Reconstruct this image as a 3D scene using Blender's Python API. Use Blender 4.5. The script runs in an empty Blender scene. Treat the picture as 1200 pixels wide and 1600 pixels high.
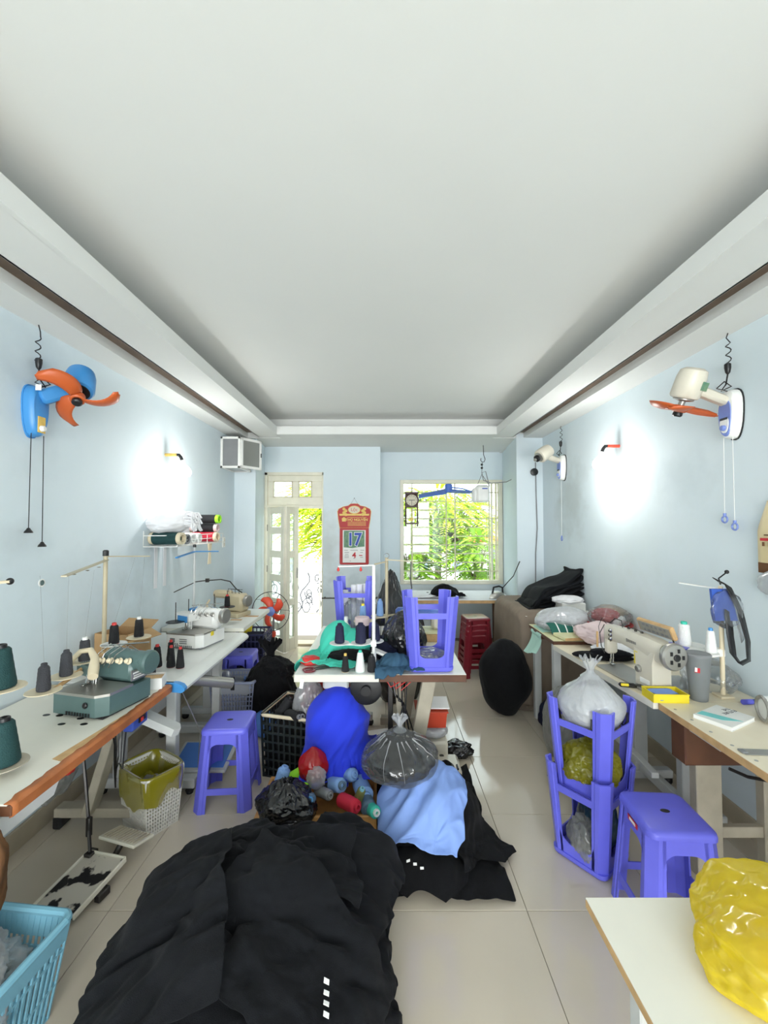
import bpy, bmesh, math, random
import numpy as np
from mathutils import Vector, Matrix, Euler
random.seed(7); np.random.seed(7)
C = bpy.context.scene.collection
SC = bpy.context.scene
PI = math.pi

# ------------------------------------------------------------------ camera, world, lamps, exposure
cam_d = bpy.data.cameras.new('camera'); cam = bpy.data.objects.new('camera', cam_d); C.objects.link(cam)
cam.location = (0, 0, 1.64); cam.rotation_euler = (math.radians(91.75), 0, 0)
cam_d.sensor_fit = 'VERTICAL'; cam_d.sensor_height = 36; cam_d.lens = 655/1600*36; cam_d.clip_start = .05
SC.camera = cam
SC.view_settings.view_transform = 'Standard'; SC.view_settings.look = 'None'
SC.view_settings.exposure = 0.30; SC.view_settings.gamma = 1; SC.view_settings.use_curve_mapping = False
SC.cycles.max_bounces = 10; SC.cycles.diffuse_bounces = 5; SC.cycles.glossy_bounces = 4
SC.cycles.transparent_max_bounces = 16; SC.cycles.sample_clamp_indirect = 6
SC.cycles.use_denoising = True

world = bpy.data.worlds.new('sky'); SC.world = world; world.use_nodes = True
bgn = world.node_tree.nodes['Background']; bgn.inputs[0].default_value = (.93, .97, 1, 1); bgn.inputs[1].default_value = 5.0

def lamp(name, kind, loc, rot, power, color=(1, 1, 1), **kw):
    d = bpy.data.lights.new(name, kind); d.energy = power; d.color = color
    for k, v in kw.items(): setattr(d, k, v)
    o = bpy.data.objects.new(name, d); C.objects.link(o); o.location = loc; o.rotation_euler = rot
    return o
lamp('sun', 'SUN', (0, -3, 8), (math.radians(42), math.radians(-8), 0), 6.5, (1, .97, .9), angle=.01)
# fill light added behind the camera, standing in for an assumed opening
lamp('rear_fill_light', 'AREA', (0, -4.2, 1.35), (math.radians(90), 0, 0), 240, (.99, .995, 1), shape='RECTANGLE', size=3.6, size_y=2.5)

# ------------------------------------------------------------------ helpers
def lin(c):
    return tuple(((v/255)/12.92 if v/255 <= .04045 else ((v/255+.055)/1.055)**2.4) for v in c)
def mat(name, rgb, rough=.5, metal=0., var=.06, vs=6., bump=0., bs=40., spec=.5, alpha=1., trans=0., rgb2=None, thr=None, coat=0., sheen=0.):
    """principled material; object-space noise varies the colour and gives fine relief"""
    m = bpy.data.materials.new(name); m.use_nodes = True
    nt = m.node_tree; N = nt.nodes; L = nt.links
    p = N['Principled BSDF']
    p.inputs['Roughness'].default_value = rough; p.inputs['Metallic'].default_value = metal
    p.inputs['Specular IOR Level'].default_value = spec
    p.inputs['Alpha'].default_value = alpha; p.inputs['Transmission Weight'].default_value = trans
    p.inputs['Coat Weight'].default_value = coat; p.inputs['Sheen Weight'].default_value = sheen
    c = lin(rgb); tc = N.new('ShaderNodeTexCoord')
    nz = N.new('ShaderNodeTexNoise'); nz.inputs['Scale'].default_value = vs; nz.inputs['Detail'].default_value = 4
    L.new(tc.outputs['Object'], nz.inputs['Vector'])
    r = N.new('ShaderNodeValToRGB')
    c2 = lin(rgb2) if rgb2 else tuple(min(1, v*(1+var)) for v in c)
    c1 = c if rgb2 else tuple(v*(1-var) for v in c)
    r.color_ramp.elements[0].color = (*c1, 1); r.color_ramp.elements[1].color = (*c2, 1)
    if thr: r.color_ramp.elements[0].position, r.color_ramp.elements[1].position = thr
    else: r.color_ramp.elements[0].position, r.color_ramp.elements[1].position = .3, .7
    L.new(nz.outputs['Fac'], r.inputs[0]); L.new(r.outputs[0], p.inputs['Base Color'])
    if bump:
        n2 = N.new('ShaderNodeTexNoise'); n2.inputs['Scale'].default_value = bs; n2.inputs['Detail'].default_value = 3
        L.new(tc.outputs['Object'], n2.inputs['Vector'])
        b = N.new('ShaderNodeBump'); b.inputs['Strength'].default_value = bump; b.inputs['Distance'].default_value = .01
        L.new(n2.outputs['Fac'], b.inputs['Height']); L.new(b.outputs[0], p.inputs['Normal'])
    return m
def film(name, rgb, opac=.35, rough=.12, gloss=.35, face=.6):
    """thin plastic film: see-through, tinted, with a glossy skin that shows more at grazing angles"""
    m = bpy.data.materials.new(name); m.use_nodes = True
    nt = m.node_tree; N = nt.nodes; L = nt.links; N.remove(N['Principled BSDF'])
    c = lin(rgb); tr = N.new('ShaderNodeBsdfTransparent'); tr.inputs[0].default_value = (*[min(1, .25+.75*v) if opac < .4 else v for v in c], 1)
    df = N.new('ShaderNodeBsdfDiffuse'); df.inputs[0].default_value = (*c, 1)
    tl = N.new('ShaderNodeBsdfTranslucent'); tl.inputs[0].default_value = (*c, 1)
    gl = N.new('ShaderNodeBsdfGlossy'); gl.inputs['Roughness'].default_value = rough; gl.inputs[0].default_value = (.95, .95, .95, 1)
    m0 = N.new('ShaderNodeMixShader'); m0.inputs[0].default_value = .4; L.new(df.outputs[0], m0.inputs[1]); L.new(tl.outputs[0], m0.inputs[2])
    lw = N.new('ShaderNodeLayerWeight'); lw.inputs[0].default_value = .35
    ma = N.new('ShaderNodeMath'); ma.operation = 'MULTIPLY_ADD'; ma.inputs[1].default_value = face if opac > 0 else 0; ma.inputs[2].default_value = opac; ma.use_clamp = True
    L.new(lw.outputs['Facing'], ma.inputs[0])
    m1 = N.new('ShaderNodeMixShader'); L.new(ma.outputs[0], m1.inputs[0]); L.new(tr.outputs[0], m1.inputs[1]); L.new(m0.outputs[0], m1.inputs[2])
    fr = N.new('ShaderNodeFresnel'); fr.inputs[0].default_value = 1.45
    mg = N.new('ShaderNodeMath'); mg.operation = 'MULTIPLY_ADD'; mg.inputs[1].default_value = gloss; mg.inputs[2].default_value = .03; mg.use_clamp = True
    L.new(fr.outputs[0], mg.inputs[0])
    m2 = N.new('ShaderNodeMixShader'); L.new(mg.outputs[0], m2.inputs[0]); L.new(m1.outputs[0], m2.inputs[1]); L.new(gl.outputs[0], m2.inputs[2])
    L.new(m2.outputs[0], N['Material Output'].inputs[0])
    return m
def glow(name, rgb, s):
    m = bpy.data.materials.new(name); m.use_nodes = True
    p = m.node_tree.nodes['Principled BSDF']; c = lin(rgb)
    p.inputs['Base Color'].default_value = (*c, 1); p.inputs['Emission Color'].default_value = (*c, 1); p.inputs['Emission Strength'].default_value = s
    return m

def frame(d, up=(0, 0, 1)):
    """rotation whose local Z points along d"""
    z = Vector(d).normalized(); u = Vector(up)
    if abs(z.dot(u)) > .98: u = Vector((0, 1, 0))
    x = u.cross(z).normalized(); y = z.cross(x)
    return Matrix((x, y, z)).transposed().to_4x4()
def TR(x=0, y=0, z=0): return Matrix.Translation((x, y, z))
def RZ(a): return Matrix.Rotation(a, 4, 'Z')
def RX(a): return Matrix.Rotation(a, 4, 'X')
def RY(a): return Matrix.Rotation(a, 4, 'Y')

class MB:
    """collects shapes, links them as ONE mesh object"""
    def __init__(s, m=None): s.v = []; s.f = []; s.m = m or Matrix.Identity(4)
    def add(s, vs, fs, m=None):
        mm = s.m @ m if m is not None else s.m
        b = len(s.v); s.v += [mm @ Vector(p) for p in vs]; s.f += [tuple(i+b for i in f) for f in fs]; return s
    def box(s, c, d, bev=0., m=None):
        cx, cy, cz = c; hx, hy, hz = d[0]/2, d[1]/2, d[2]/2
        sg = [(i, j, k) for i in (-1, 1) for j in (-1, 1) for k in (-1, 1)]
        if bev <= 0:
            vs = [(cx+i*hx, cy+j*hy, cz+k*hz) for i, j, k in sg]
            return s.add(vs, [(0, 1, 3, 2), (4, 6, 7, 5), (0, 4, 5, 1), (2, 3, 7, 6), (0, 2, 6, 4), (1, 5, 7, 3)], m)
        b = min(bev, hx*.95, hy*.95, hz*.95); vs = []
        for i, j, k in sg:
            vs += [(cx+i*hx, cy+j*(hy-b), cz+k*(hz-b)), (cx+i*(hx-b), cy+j*hy, cz+k*(hz-b)), (cx+i*(hx-b), cy+j*(hy-b), cz+k*hz)]
        ix = {t: n*3 for n, t in enumerate(sg)}; fs = []
        for a in range(3):
            for sgn in (-1, 1):
                q = []
                for (p, r) in ((-1, -1), (-1, 1), (1, 1), (1, -1)):
                    t = [0, 0, 0]; t[a] = sgn; t[(a+1) % 3] = p; t[(a+2) % 3] = r; q.append(ix[tuple(t)]+a)
                fs.append(tuple(q))
        for a in range(3):
            b1, c1 = (a+1) % 3, (a+2) % 3
            for p in (-1, 1):
                for r in (-1, 1):
                    t = [0, 0, 0]; t[b1] = p; t[c1] = r; t[a] = -1; lo = ix[tuple(t)]; t[a] = 1; hi = ix[tuple(t)]
                    fs.append((lo+b1, hi+b1, hi+c1, lo+c1))
        for t in sg: fs.append((ix[t], ix[t]+1, ix[t]+2))
        return s.add(vs, fs, m)
    def bar(s, p0, p1, w, h, bev=0., up=(0, 0, 1)):
        p0, p1 = Vector(p0), Vector(p1); d = p1-p0
        return s.box((0, 0, d.length/2), (w, h, d.length), bev, TR(*p0) @ frame(d, up))
    def loft(s, rings, closed=True, caps=True, m=None):
        n = len(rings[0]); vs = [p for r in rings for p in r]; fs = []
        for k in range(len(rings)-1):
            for i in range(n if closed else n-1):
                j = (i+1) % n; fs.append((k*n+i, k*n+j, (k+1)*n+j, (k+1)*n+i))
        if caps and closed: fs += [tuple(range(n)), tuple((len(rings)-1)*n+i for i in range(n))]
        return s.add(vs, fs, m)
    def lathe(s, prof, n=20, m=None, caps=True):
        return s.loft([[(r*math.cos(2*PI*i/n), r*math.sin(2*PI*i/n), z) for i in range(n)] for r, z in prof], True, caps, m)
    def cyl(s, p0, p1, r0, r1=None, n=14):
        p0, p1 = Vector(p0), Vector(p1); d = p1-p0; r1 = r0 if r1 is None else r1
        return s.lathe([(r0, 0), (r1, d.length)], n, TR(*p0) @ frame(d))
    def tube(s, pts, r, n=6):
        pts = [Vector(p) for p in pts]; rings = []; up = Vector((.13, .21, .97))
        for i, p in enumerate(pts):
            d = (pts[min(i+1, len(pts)-1)]-pts[max(i-1, 0)]).normalized()
            x = up.cross(d)
            if x.length < .05: x = Vector((1, 0, 0)).cross(d)
            x.normalize(); y = d.cross(x); up = y
            rr = r[i] if isinstance(r, (list, tuple)) else r
            rings.append([p+rr*(math.cos(2*PI*k/n)*x+math.sin(2*PI*k/n)*y) for k in range(n)])
        return s.loft(rings)
    def prism(s, poly, z0, z1, m=None):
        return s.loft([[(x, y, z0) for x, y in poly], [(x, y, z1) for x, y in poly]], True, True, m)
    def ring(s, R, r, n=28, k=6, m=None):
        vs = []; fs = []
        for i in range(n):
            a = 2*PI*i/n
            for j in range(k):
                b = 2*PI*j/k; vs.append(((R+r*math.cos(b))*math.cos(a), (R+r*math.cos(b))*math.sin(a), r*math.sin(b)))
        for i in range(n):
            for j in range(k): fs.append((i*k+j, ((i+1) % n)*k+j, ((i+1) % n)*k+(j+1) % k, i*k+(j+1) % k))
        return s.add(vs, fs, m)
    def grid(s, P, m=None, wrap=False):
        ny, nx = len(P), len(P[0]); vs = [tuple(p) for r in P for p in r]; fs = []
        for j in range(ny-1):
            for i in range(nx if wrap else nx-1):
                k = (i+1) % nx; fs.append((j*nx+i, j*nx+k, (j+1)*nx+k, (j+1)*nx+i))
        return s.add(vs, fs, m)
    def ball(s, c, r, n=14, k=9):
        r = (r, r, r) if isinstance(r, (int, float)) else r
        prof = [[(c[0]+r[0]*math.sin(PI*j/k)*math.cos(2*PI*i/n), c[1]+r[1]*math.sin(PI*j/k)*math.sin(2*PI*i/n), c[2]-r[2]*math.cos(PI*j/k)) for i in range(n)] for j in range(k+1)]
        prof[0] = [(p[0], p[1], p[2]) for p in prof[0]]
        return s.loft(prof)
    def build(s, name, m, parent=None, smooth=None, sub=0, solid=0., recalc=True):
        me = bpy.data.meshes.new(name); me.from_pydata([tuple(p) for p in s.v], [], s.f)
        bm = bmesh.new(); bm.from_mesh(me); bmesh.ops.remove_doubles(bm, verts=bm.verts, dist=1e-6)
        if recalc: bmesh.ops.recalc_face_normals(bm, faces=bm.faces)
        if smooth is not None:
            for f in bm.faces: f.smooth = True
            for e in bm.edges:
                if len(e.link_faces) == 2 and e.calc_face_angle(0) > smooth: e.smooth = False
        bm.to_mesh(me); bm.free(); me.materials.append(m)
        o = bpy.data.objects.new(name, me); C.objects.link(o)
        if parent: o.parent = parent
        if solid: md = o.modifiers.new('thick', 'SOLIDIFY'); md.thickness = solid; md.offset = 0
        if sub: md = o.modifiers.new('sub', 'SUBSURF'); md.levels = md.render_levels = sub
        return o
SM = math.radians(38)

def tag(o, label, cat, group=None, kind=None):
    o['label'] = label; o['category'] = cat
    if group: o['group'] = group
    if kind: o['kind'] = kind
    return o
def thing(name, label, cat, loc=(0, 0, 0), rz=0., group=None, rot=None):
    o = bpy.data.objects.new(name, None); C.objects.link(o); o.location = loc
    o.rotation_euler = rot if rot is not None else (0, 0, rz); o.empty_display_size = .05
    return tag(o, label, cat, group)
def struct(o): o['kind'] = 'structure'; return o
def dup(root, loc, rz=0., label=None, rot=None, scale=None):
    kids = {}
    for ob in C.objects: kids.setdefault(ob.parent, []).append(ob)
    r = root.copy(); C.objects.link(r); r.location = loc; r.rotation_euler = rot if rot is not None else (0, 0, rz)
    if scale: r.scale = (scale,)*3
    if label: r['label'] = label
    for ch in kids.get(root, []):
        c = ch.copy(); C.objects.link(c); c.parent = r
        for g in kids.get(ch, []):
            d = g.copy(); C.objects.link(d); d.parent = c
    return r
def text(name, body, size, m, parent, mtx, ext=.0006, align='CENTER', bold=0.):
    cu = bpy.data.curves.new(name, 'FONT'); cu.body = body; cu.size = size; cu.extrude = ext; cu.offset = bold; cu.align_x = align; cu.align_y = 'CENTER'
    t = bpy.data.objects.new('tmp', cu); C.objects.link(t)
    dg = bpy.context.evaluated_depsgraph_get(); me = bpy.data.meshes.new_from_object(t.evaluated_get(dg)); bpy.data.objects.remove(t)
    me.transform(mtx); me.materials.clear(); me.materials.append(m); me.name = name
    o = bpy.data.objects.new(name, me); C.objects.link(o); o.parent = parent; return o

# numpy gradient noise
_perm = np.random.RandomState(3).permutation(256); _perm = np.concatenate([_perm]*3)
_gr = np.random.RandomState(4).normal(size=(256, 3)); _gr /= np.linalg.norm(_gr, axis=1)[:, None]
def pn(x, y, z):
    x, y, z = np.broadcast_arrays(x, y, z)
    xi, yi, zi = (np.floor(a).astype(int) for a in (x, y, z)); fx, fy, fz = x-xi, y-yi, z-zi
    u, v, w = (t*t*t*(t*(t*6-15)+10) for t in (fx, fy, fz)); out = 0
    for i in (0, 1):
        for j in (0, 1):
            for k in (0, 1):
                g = _gr[_perm[_perm[_perm[(xi+i) & 255]+((yi+j) & 255)]+((zi+k) & 255)]]
                d = g[..., 0]*(fx-i)+g[..., 1]*(fy-j)+g[..., 2]*(fz-k)
                out = out+d*(u if i else 1-u)*(v if j else 1-v)*(w if k else 1-w)
    return out
def fold(x, y, z, s): return 1-2.2*np.abs(pn(x*s, y*s, z*s))

# ------------------------------------------------------------------ cloth: position-based sheet falling on distance-field bodies
def s_ball(c, r):
    c = np.array(c); r = np.array(r, float)*np.ones(3)
    def f(P):
        q = (P-c); k0 = np.linalg.norm(q/r, axis=-1); k1 = np.linalg.norm(q/(r*r), axis=-1)+1e-9
        return k0*(k0-1)/k1
    return f
def s_box(c, d, rd=.01):
    c = np.array(c); h = np.array(d)/2-rd
    def f(P):
        q = np.abs(P-c)-h
        return np.linalg.norm(np.maximum(q, 0), axis=-1)+np.minimum(q.max(-1), 0)-rd
    return f
def s_floor(z=0.): return lambda P: P[..., 2]-z
def s_hf(Ps, base, res=.02, sm=2):
    pts = np.concatenate([p.reshape(-1, 3) for p in Ps]); lo = pts[:, :2].min(0)-.1; n = ((pts[:, :2].max(0)+.1-lo)/res).astype(int)+1
    H = np.full((n[0], n[1]), base, float); ij = ((pts[:, :2]-lo)/res).astype(int); np.maximum.at(H, (ij[:, 0], ij[:, 1]), pts[:, 2])
    for _ in range(sm):
        G = np.pad(H, 1, mode='edge'); H = (G[1:-1, 1:-1]*2+G[:-2, 1:-1]+G[2:, 1:-1]+G[1:-1, :-2]+G[1:-1, 2:])/6
    def f(P):
        q = np.clip((P[..., :2]-lo)/res-.5, 0, np.array([n[0]-1.001, n[1]-1.001])); i = q.astype(int); t = q-i; i2 = np.minimum(i+1, np.array(n)-1)
        h = (H[i[..., 0], i[..., 1]]*(1-t[..., 0])+H[i2[..., 0], i[..., 1]]*t[..., 0])*(1-t[..., 1])+(H[i[..., 0], i2[..., 1]]*(1-t[..., 0])+H[i2[..., 0], i2[..., 1]]*t[..., 0])*t[..., 1]
        return (P[..., 2]-h)*.7
    return f
def sheet(c, w, h, nx, ny, rot=0., squeeze=(1, 1), amp=.0, seed=0., edge=0.):
    """flat sheet start positions (ny,nx,3), optionally pushed together so that it has to fold"""
    u = (np.arange(nx)/(nx-1)-.5)*w; v = (np.arange(ny)/(ny-1)-.5)*h; X, Y = np.meshgrid(u, v)
    if edge:
        X = X*(1+edge*pn(Y*3/h, 0*Y+seed, 0*Y)); Y = Y*(1+edge*pn(X*3/w, 0*Y+seed+5, 0*Y))
    R = (w/(nx-1), h/(ny-1)); rest = np.stack([X, Y], -1)
    x, y = X*squeeze[0], Y*squeeze[1]
    z = amp*(pn(x*5+seed, y*5, 0*x)+.6*pn(x*11+seed, y*11, 0*x+3)+.3*pn(x*25, y*25+seed, 0*x))
    cs, sn = math.cos(rot), math.sin(rot)
    return np.stack([c[0]+x*cs-y*sn, c[1]+x*sn+y*cs, c[2]+z], -1), rest
def drape(PR, bodies, iters=120, sub=3, eps=.006, mu=.5, bend=.15, g=6., pin=None, anc=.12):
    P, rest = PR; P = P.copy(); V = np.zeros_like(P); dt = .018; ny, nx = P.shape[:2]
    prs = []
    def cons(dj, di, k, stiff):
        # k: colouring offset; di may be negative for the other diagonal
        j = np.arange(0, ny-dj); i = np.arange(max(0, -di), nx-max(0, di))
        if dj: j = j[((j//dj) % 2) == k]
        else: i = i[((i//abs(di)) % 2) == k]
        if len(j) == 0 or len(i) == 0: return
        J, I = np.meshgrid(j, i, indexing='ij'); a = (J*nx+I).ravel(); b = ((J+dj)*nx+I+di).ravel()
        L = np.linalg.norm(rest.reshape(-1, 2)[a]-rest.reshape(-1, 2)[b], axis=1); prs.append((a, b, L, stiff))
    for (dj, di, st) in ((0, 1, 1.), (1, 0, 1.), (1, 1, .5), (1, -1, .5), (0, 2, bend), (2, 0, bend), (0, 4, bend*.5), (4, 0, bend*.5)):
        for k in (0, 1): cons(dj, di, k, st)
    XY = P[..., :2].reshape(-1, 2).copy()
    Pf = P.reshape(-1, 3); Vf = V.reshape(-1, 3); pins = None if pin is None else (np.array(pin), Pf[np.array(pin)].copy())
    def sd(Q): return np.minimum.reduce([b(Q) for b in bodies])
    for it in range(iters):
        Vf *= .965; Vf[:, 2] -= g*dt; Q = Pf+Vf*dt
        for _ in range(sub):
            for a, b, L, st in prs:
                d = Q[b]-Q[a]; n = np.sqrt((d*d).sum(1))+1e-9; k = (.5*st*(1-L/n))[:, None]*d
                Q[a] += k; Q[b] -= k
        if anc: Q[:, :2] += anc*(XY-Q[:, :2])
        d = sd(Q); m = np.where(d < eps)[0]
        if len(m):
            q = Q[m]; h = 2e-3; G = np.stack([sd(q+np.eye(3)[k]*h)-d[m] for k in range(3)], -1); G /= np.linalg.norm(G, axis=1)[:, None]+1e-9
            q = q+G*(eps-d[m])[:, None]; t = q-Pf[m]; tn = t-(t*G).sum(1)[:, None]*G; Q[m] = q-mu*tn
        if pins: Q[pins[0]] = pins[1]
        Vf = (Q-Pf)/dt; sp = np.linalg.norm(Vf, axis=1); Vf *= np.minimum(1, 2.5/(sp+1e-9))[:, None]; Pf = Q
    return Pf.reshape(ny, nx, 3)
def wrinkle(P, amp=.02, lam=.12, st=3., ang=0., seed=0., warp=.5, two=.5):
    """pushes a draped sheet out along its normals into long soft creases (ridges of warped, stretched noise)"""
    du = np.gradient(P, axis=1); dv = np.gradient(P, axis=0); N = np.cross(du, dv); N /= np.linalg.norm(N, axis=-1)[..., None]+1e-9
    if N[..., 2].mean() < 0: N = -N
    x, y, z = P[..., 0], P[..., 1], P[..., 2]; cs, sn = math.cos(ang), math.sin(ang)
    u = (x*cs+y*sn)/(lam*st)+seed*1.7; v = (-x*sn+y*cs+.6*z)/lam
    v = v+warp*2*pn(u*.8, v*.3, 0*x+seed); u = u+warp*pn(u*1.1, v*.4+7, 0*x+seed)
    r = np.clip(1-2.4*np.abs(pn(u, v, 0*x+seed)), 0, 1)**1.5
    u2, v2 = (x*math.cos(ang+.7)+y*math.sin(ang+.7))/(lam*st*.6), (-x*math.sin(ang+.7)+y*math.cos(ang+.7)+.5*z)/(lam*.55)
    r2 = np.clip(1-2.4*np.abs(pn(u2+1.2*r, v2+seed, 0*x+seed+3)), 0, 1)**1.5
    lo = pn(x*4+seed, y*4, z*4)
    d = amp*(r*(.7+lo)+two*.5*r2*(.8-lo)+.5*np.abs(lo))
    return P+N*d[..., None]
def sheet_obj(name, P, m, parent=None, th=.003, sub=1):
    return MB().grid(P).build(name, m, parent, smooth=3.2, sub=sub, solid=th, recalc=False)

_ico = {}
def ico(n):
    if n not in _ico:
        bm = bmesh.new(); bmesh.ops.create_icosphere(bm, subdivisions=n, radius=1)
        _ico[n] = (np.array([v.co[:] for v in bm.verts]), [tuple(v.index for v in f.verts) for f in bm.faces]); bm.free()
    return _ico[n]
def blob(name, m, c, r, parent=None, n=5, lump=.12, fr=1.6, crin=.05, cs=4., seed=0., flat=None, pinch=0., pleat=0., npl=14, smooth=3.2, rot=None, solid=0.):
    """soft lump: ellipsoid with lumps, creases, an optional flat bottom and a gathered (pinched, pleated) top"""
    V, F = ico(n); r = np.array(r, float)*np.ones(3); x, y, z = V.T
    d = 1+lump*pn(x*fr+seed, y*fr, z*fr)*2+crin*(fold(x+seed, y, z+2, cs)+.5*fold(x, y+seed, z, cs*2.1)+.25*fold(x, y, z+seed, cs*4.3))
    p = V*d[:, None]
    if pinch or pleat:
        t = np.clip((z-.05)/.95, 0, 1); th = np.arctan2(y, x)
        ph = th*npl+3*pn(x*2+seed, y*2, z)*4
        rad = 1-pinch*t**2.2*.85; p[:, 0] *= rad; p[:, 1] *= rad
        k = 1+pleat*t*(1-.3*t)*np.sin(ph)*1.0; p[:, 0] *= k; p[:, 1] *= k
        p[:, 2] += pinch*.35*t**3
    p = p*r
    if flat is not None: p[:, 2] = np.where(p[:, 2] < -flat*r[2], -flat*r[2]+(p[:, 2]+flat*r[2])*.08, p[:, 2])
    if rot is not None: p = p @ np.array(Euler(rot).to_matrix()).T
    p = p+np.array(c)
    mb = MB(); mb.v = [Vector(q) for q in p]; mb.f = list(F)
    return mb.build(name, m, parent, smooth=smooth, solid=solid, recalc=False)
def knot(name, m, c, s, parent, seed=0, tail=1.):
    """tied neck of a bag with a ruffled tail opening above it"""
    mb = MB(); n = 36; rows = []
    for k, (rr, zz) in enumerate(((.9, -.5), (.42, -.1), (.30, .12), (.36, .3), (.55, .6*tail), (.85, 1.*tail), (1.1, 1.3*tail))):
        w = max(0, k-1)*.07
        rows.append([(c[0]+s*rr*(1+w*math.sin(7*a+seed+k*.3))*math.cos(a)*(1 if k < 4 else .8), c[1]+s*rr*(1+w*math.cos(5*a+seed))*math.sin(a)*(1 if k < 4 else .55), c[2]+s*(zz+.05*k*math.sin(9*a+seed*2)*(k > 3))) for a in [2*PI*i/n for i in range(n)]])
    mb.grid(rows, wrap=True)
    return mb.build(name, m, parent, smooth=3.2, recalc=False)

# ------------------------------------------------------------------ materials
M = {}
M['wall'] = mat('blue_wall_paint', (219, 230, 235), .75, var=.04, vs=1.6, bump=.08, bs=18, rgb2=(211, 224, 230), thr=(.35, .75))
M['ceil'] = mat('white_ceiling_paint', (224, 225, 222), .8, var=.01, vs=2)
M['slot'] = mat('brown_raw_board', (98, 82, 68), .7, var=.2, vs=9)
M['tile'] = mat('cream_polished_tile', (206, 196, 178), .09, var=.035, vs=2.3, spec=.62)
M['grout'] = mat('dark_grout', (120, 112, 98), .8)
M['base'] = mat('beige_skirting_tile', (176, 164, 142), .45, var=.1, vs=7)
M['frame'] = mat('cream_gloss_paint', (226, 222, 204), .4, var=.05, vs=8)
M['frame_dark'] = mat('rust_stained_cream_paint', (206, 198, 172), .5, var=.16, vs=14)
M['glass'] = film('clear_glass', (235, 245, 245), .0, .02, .6)
M['white_paint'] = mat('white_outdoor_paint', (238, 238, 236), .6)
M['terrazzo'] = mat('pale_balcony_terrazzo', (222, 216, 204), .6, var=.1, vs=30)
M['stool'] = mat('violet_blue_plastic', (106, 108, 224), .34, var=.05, vs=7, spec=.45)
M['redstool'] = mat('maroon_plastic', (112, 26, 38), .28, var=.12, vs=6)
M['lam'] = mat('white_laminate', (228, 226, 214), .38, var=.03, vs=5)
M['lam2'] = mat('grey_white_laminate', (222, 224, 220), .35, var=.04, vs=4)
M['lamwood'] = mat('pale_birch_laminate', (226, 214, 186), .42, var=.05, vs=4, rgb2=(234, 225, 203))
M['chip'] = mat('raw_board_edge', (196, 160, 112), .7, var=.16, vs=22)
M['orangewood'] = mat('orange_worn_wood_edge', (176, 104, 56), .55, var=.25, vs=12)
M['brownwood'] = mat('dark_brown_wood', (92, 58, 38), .5, var=.2, vs=10)
M['lightwood'] = mat('honey_wood', (206, 152, 88), .5, var=.14, vs=14)
M['steelpaint'] = mat('grey_cream_painted_steel', (172, 164, 146), .5, var=.12, vs=9)
M['greypaint'] = mat('pale_grey_painted_steel', (196, 198, 196), .45, var=.08, vs=7)
M['darksteel'] = mat('dark_steel', (70, 68, 66), .4, .8, var=.1)
M['steel'] = mat('bright_steel', (190, 190, 188), .25, 1., var=.05)
M['black'] = mat('black_plastic', (22, 22, 24), .4)
M['blackcloth'] = mat('black_knit_fabric', (14, 16, 20), .92, var=.2, vs=5, bump=.35, bs=420, spec=.22, sheen=.03)
M['blackcloth2'] = mat('soft_black_fabric', (10, 11, 14), .9, var=.2, vs=6, bump=.3, bs=300, spec=.22, sheen=.03)
M['navycloth'] = mat('navy_fabric', (26, 30, 52), .85, var=.15, vs=6, spec=.2)
M['blackplastic'] = mat('shiny_black_bag_film', (24, 24, 27), .22, var=.1, vs=9, spec=.6)
M['royal'] = mat('royal_blue_fabric', (42, 62, 214), .8, var=.06, vs=4, spec=.25, sheen=.1)
M['sky'] = mat('light_blue_shirting', (136, 166, 228), .85, var=.05, vs=5, spec=.2)
M['teal'] = mat('turquoise_fabric', (72, 200, 176), .75, var=.05, vs=5, spec=.3)
M['slate'] = mat('slate_blue_fabric', (56, 88, 112), .85, var=.08, vs=6, spec=.2)
M['taupe'] = mat('taupe_cover_cloth', (136, 122, 108), .9, var=.08, vs=6, spec=.2)
M['brownbag'] = mat('brown_cloth', (108, 76, 50), .85, var=.2, vs=7, spec=.2)
M['white'] = mat('white_plastic', (236, 236, 232), .35)
M['whitecloth'] = mat('white_fabric', (232, 232, 234), .9, var=.04, vs=6, spec=.2)
M['pinkcloth'] = mat('pale_pink_plastic_cloth', (222, 200, 200), .6, var=.08, vs=6)
M['offwhite'] = mat('warm_white_casting', (214, 208, 192), .32, var=.04, vs=6)
M['grey'] = mat('mid_grey', (128, 130, 132), .5)
M['greymetal'] = mat('brushed_grey_metal', (170, 168, 162), .35, .7)
M['fanblue'] = mat('fan_blue_plastic', (66, 142, 206), .35, var=.04)
M['orange'] = mat('orange_fan_plastic', (196, 92, 42), .42, var=.08)
M['brightorange'] = mat('bright_orange_red_plastic', (232, 84, 58), .35)
M['periwinkle'] = mat('periwinkle_plastic', (122, 142, 208), .4)
M['bladeblue'] = mat('mid_blue_fan_blade', (84, 118, 200), .35)
M['green'] = mat('grey_green_machine_enamel', (84, 108, 106), .35, var=.1, vs=7)
M['beige'] = mat('beige_machine_enamel', (188, 176, 146), .4, var=.08, vs=8)
M['red'] = mat('red_plastic', (206, 50, 46), .4)
M['calred'] = mat('calendar_red', (176, 30, 32), .5, var=.05)
M['gold'] = mat('printed_gold', (226, 190, 96), .45, var=.12, vs=40)
M['paper'] = mat('white_paper', (240, 240, 238), .7)
M['ink_blue'] = mat('blue_ink', (58, 84, 178), .6)
M['ink_red'] = mat('red_ink', (196, 40, 50), .6)
M['ink_dark'] = mat('dark_ink', (52, 54, 62), .6)
M['ink_green'] = mat('printed_green_scene', (70, 124, 104), .6, var=.3, vs=30, rgb2=(130, 156, 120))
M['cardboard'] = mat('brown_cardboard', (188, 152, 108), .8, var=.1, vs=9)
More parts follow.
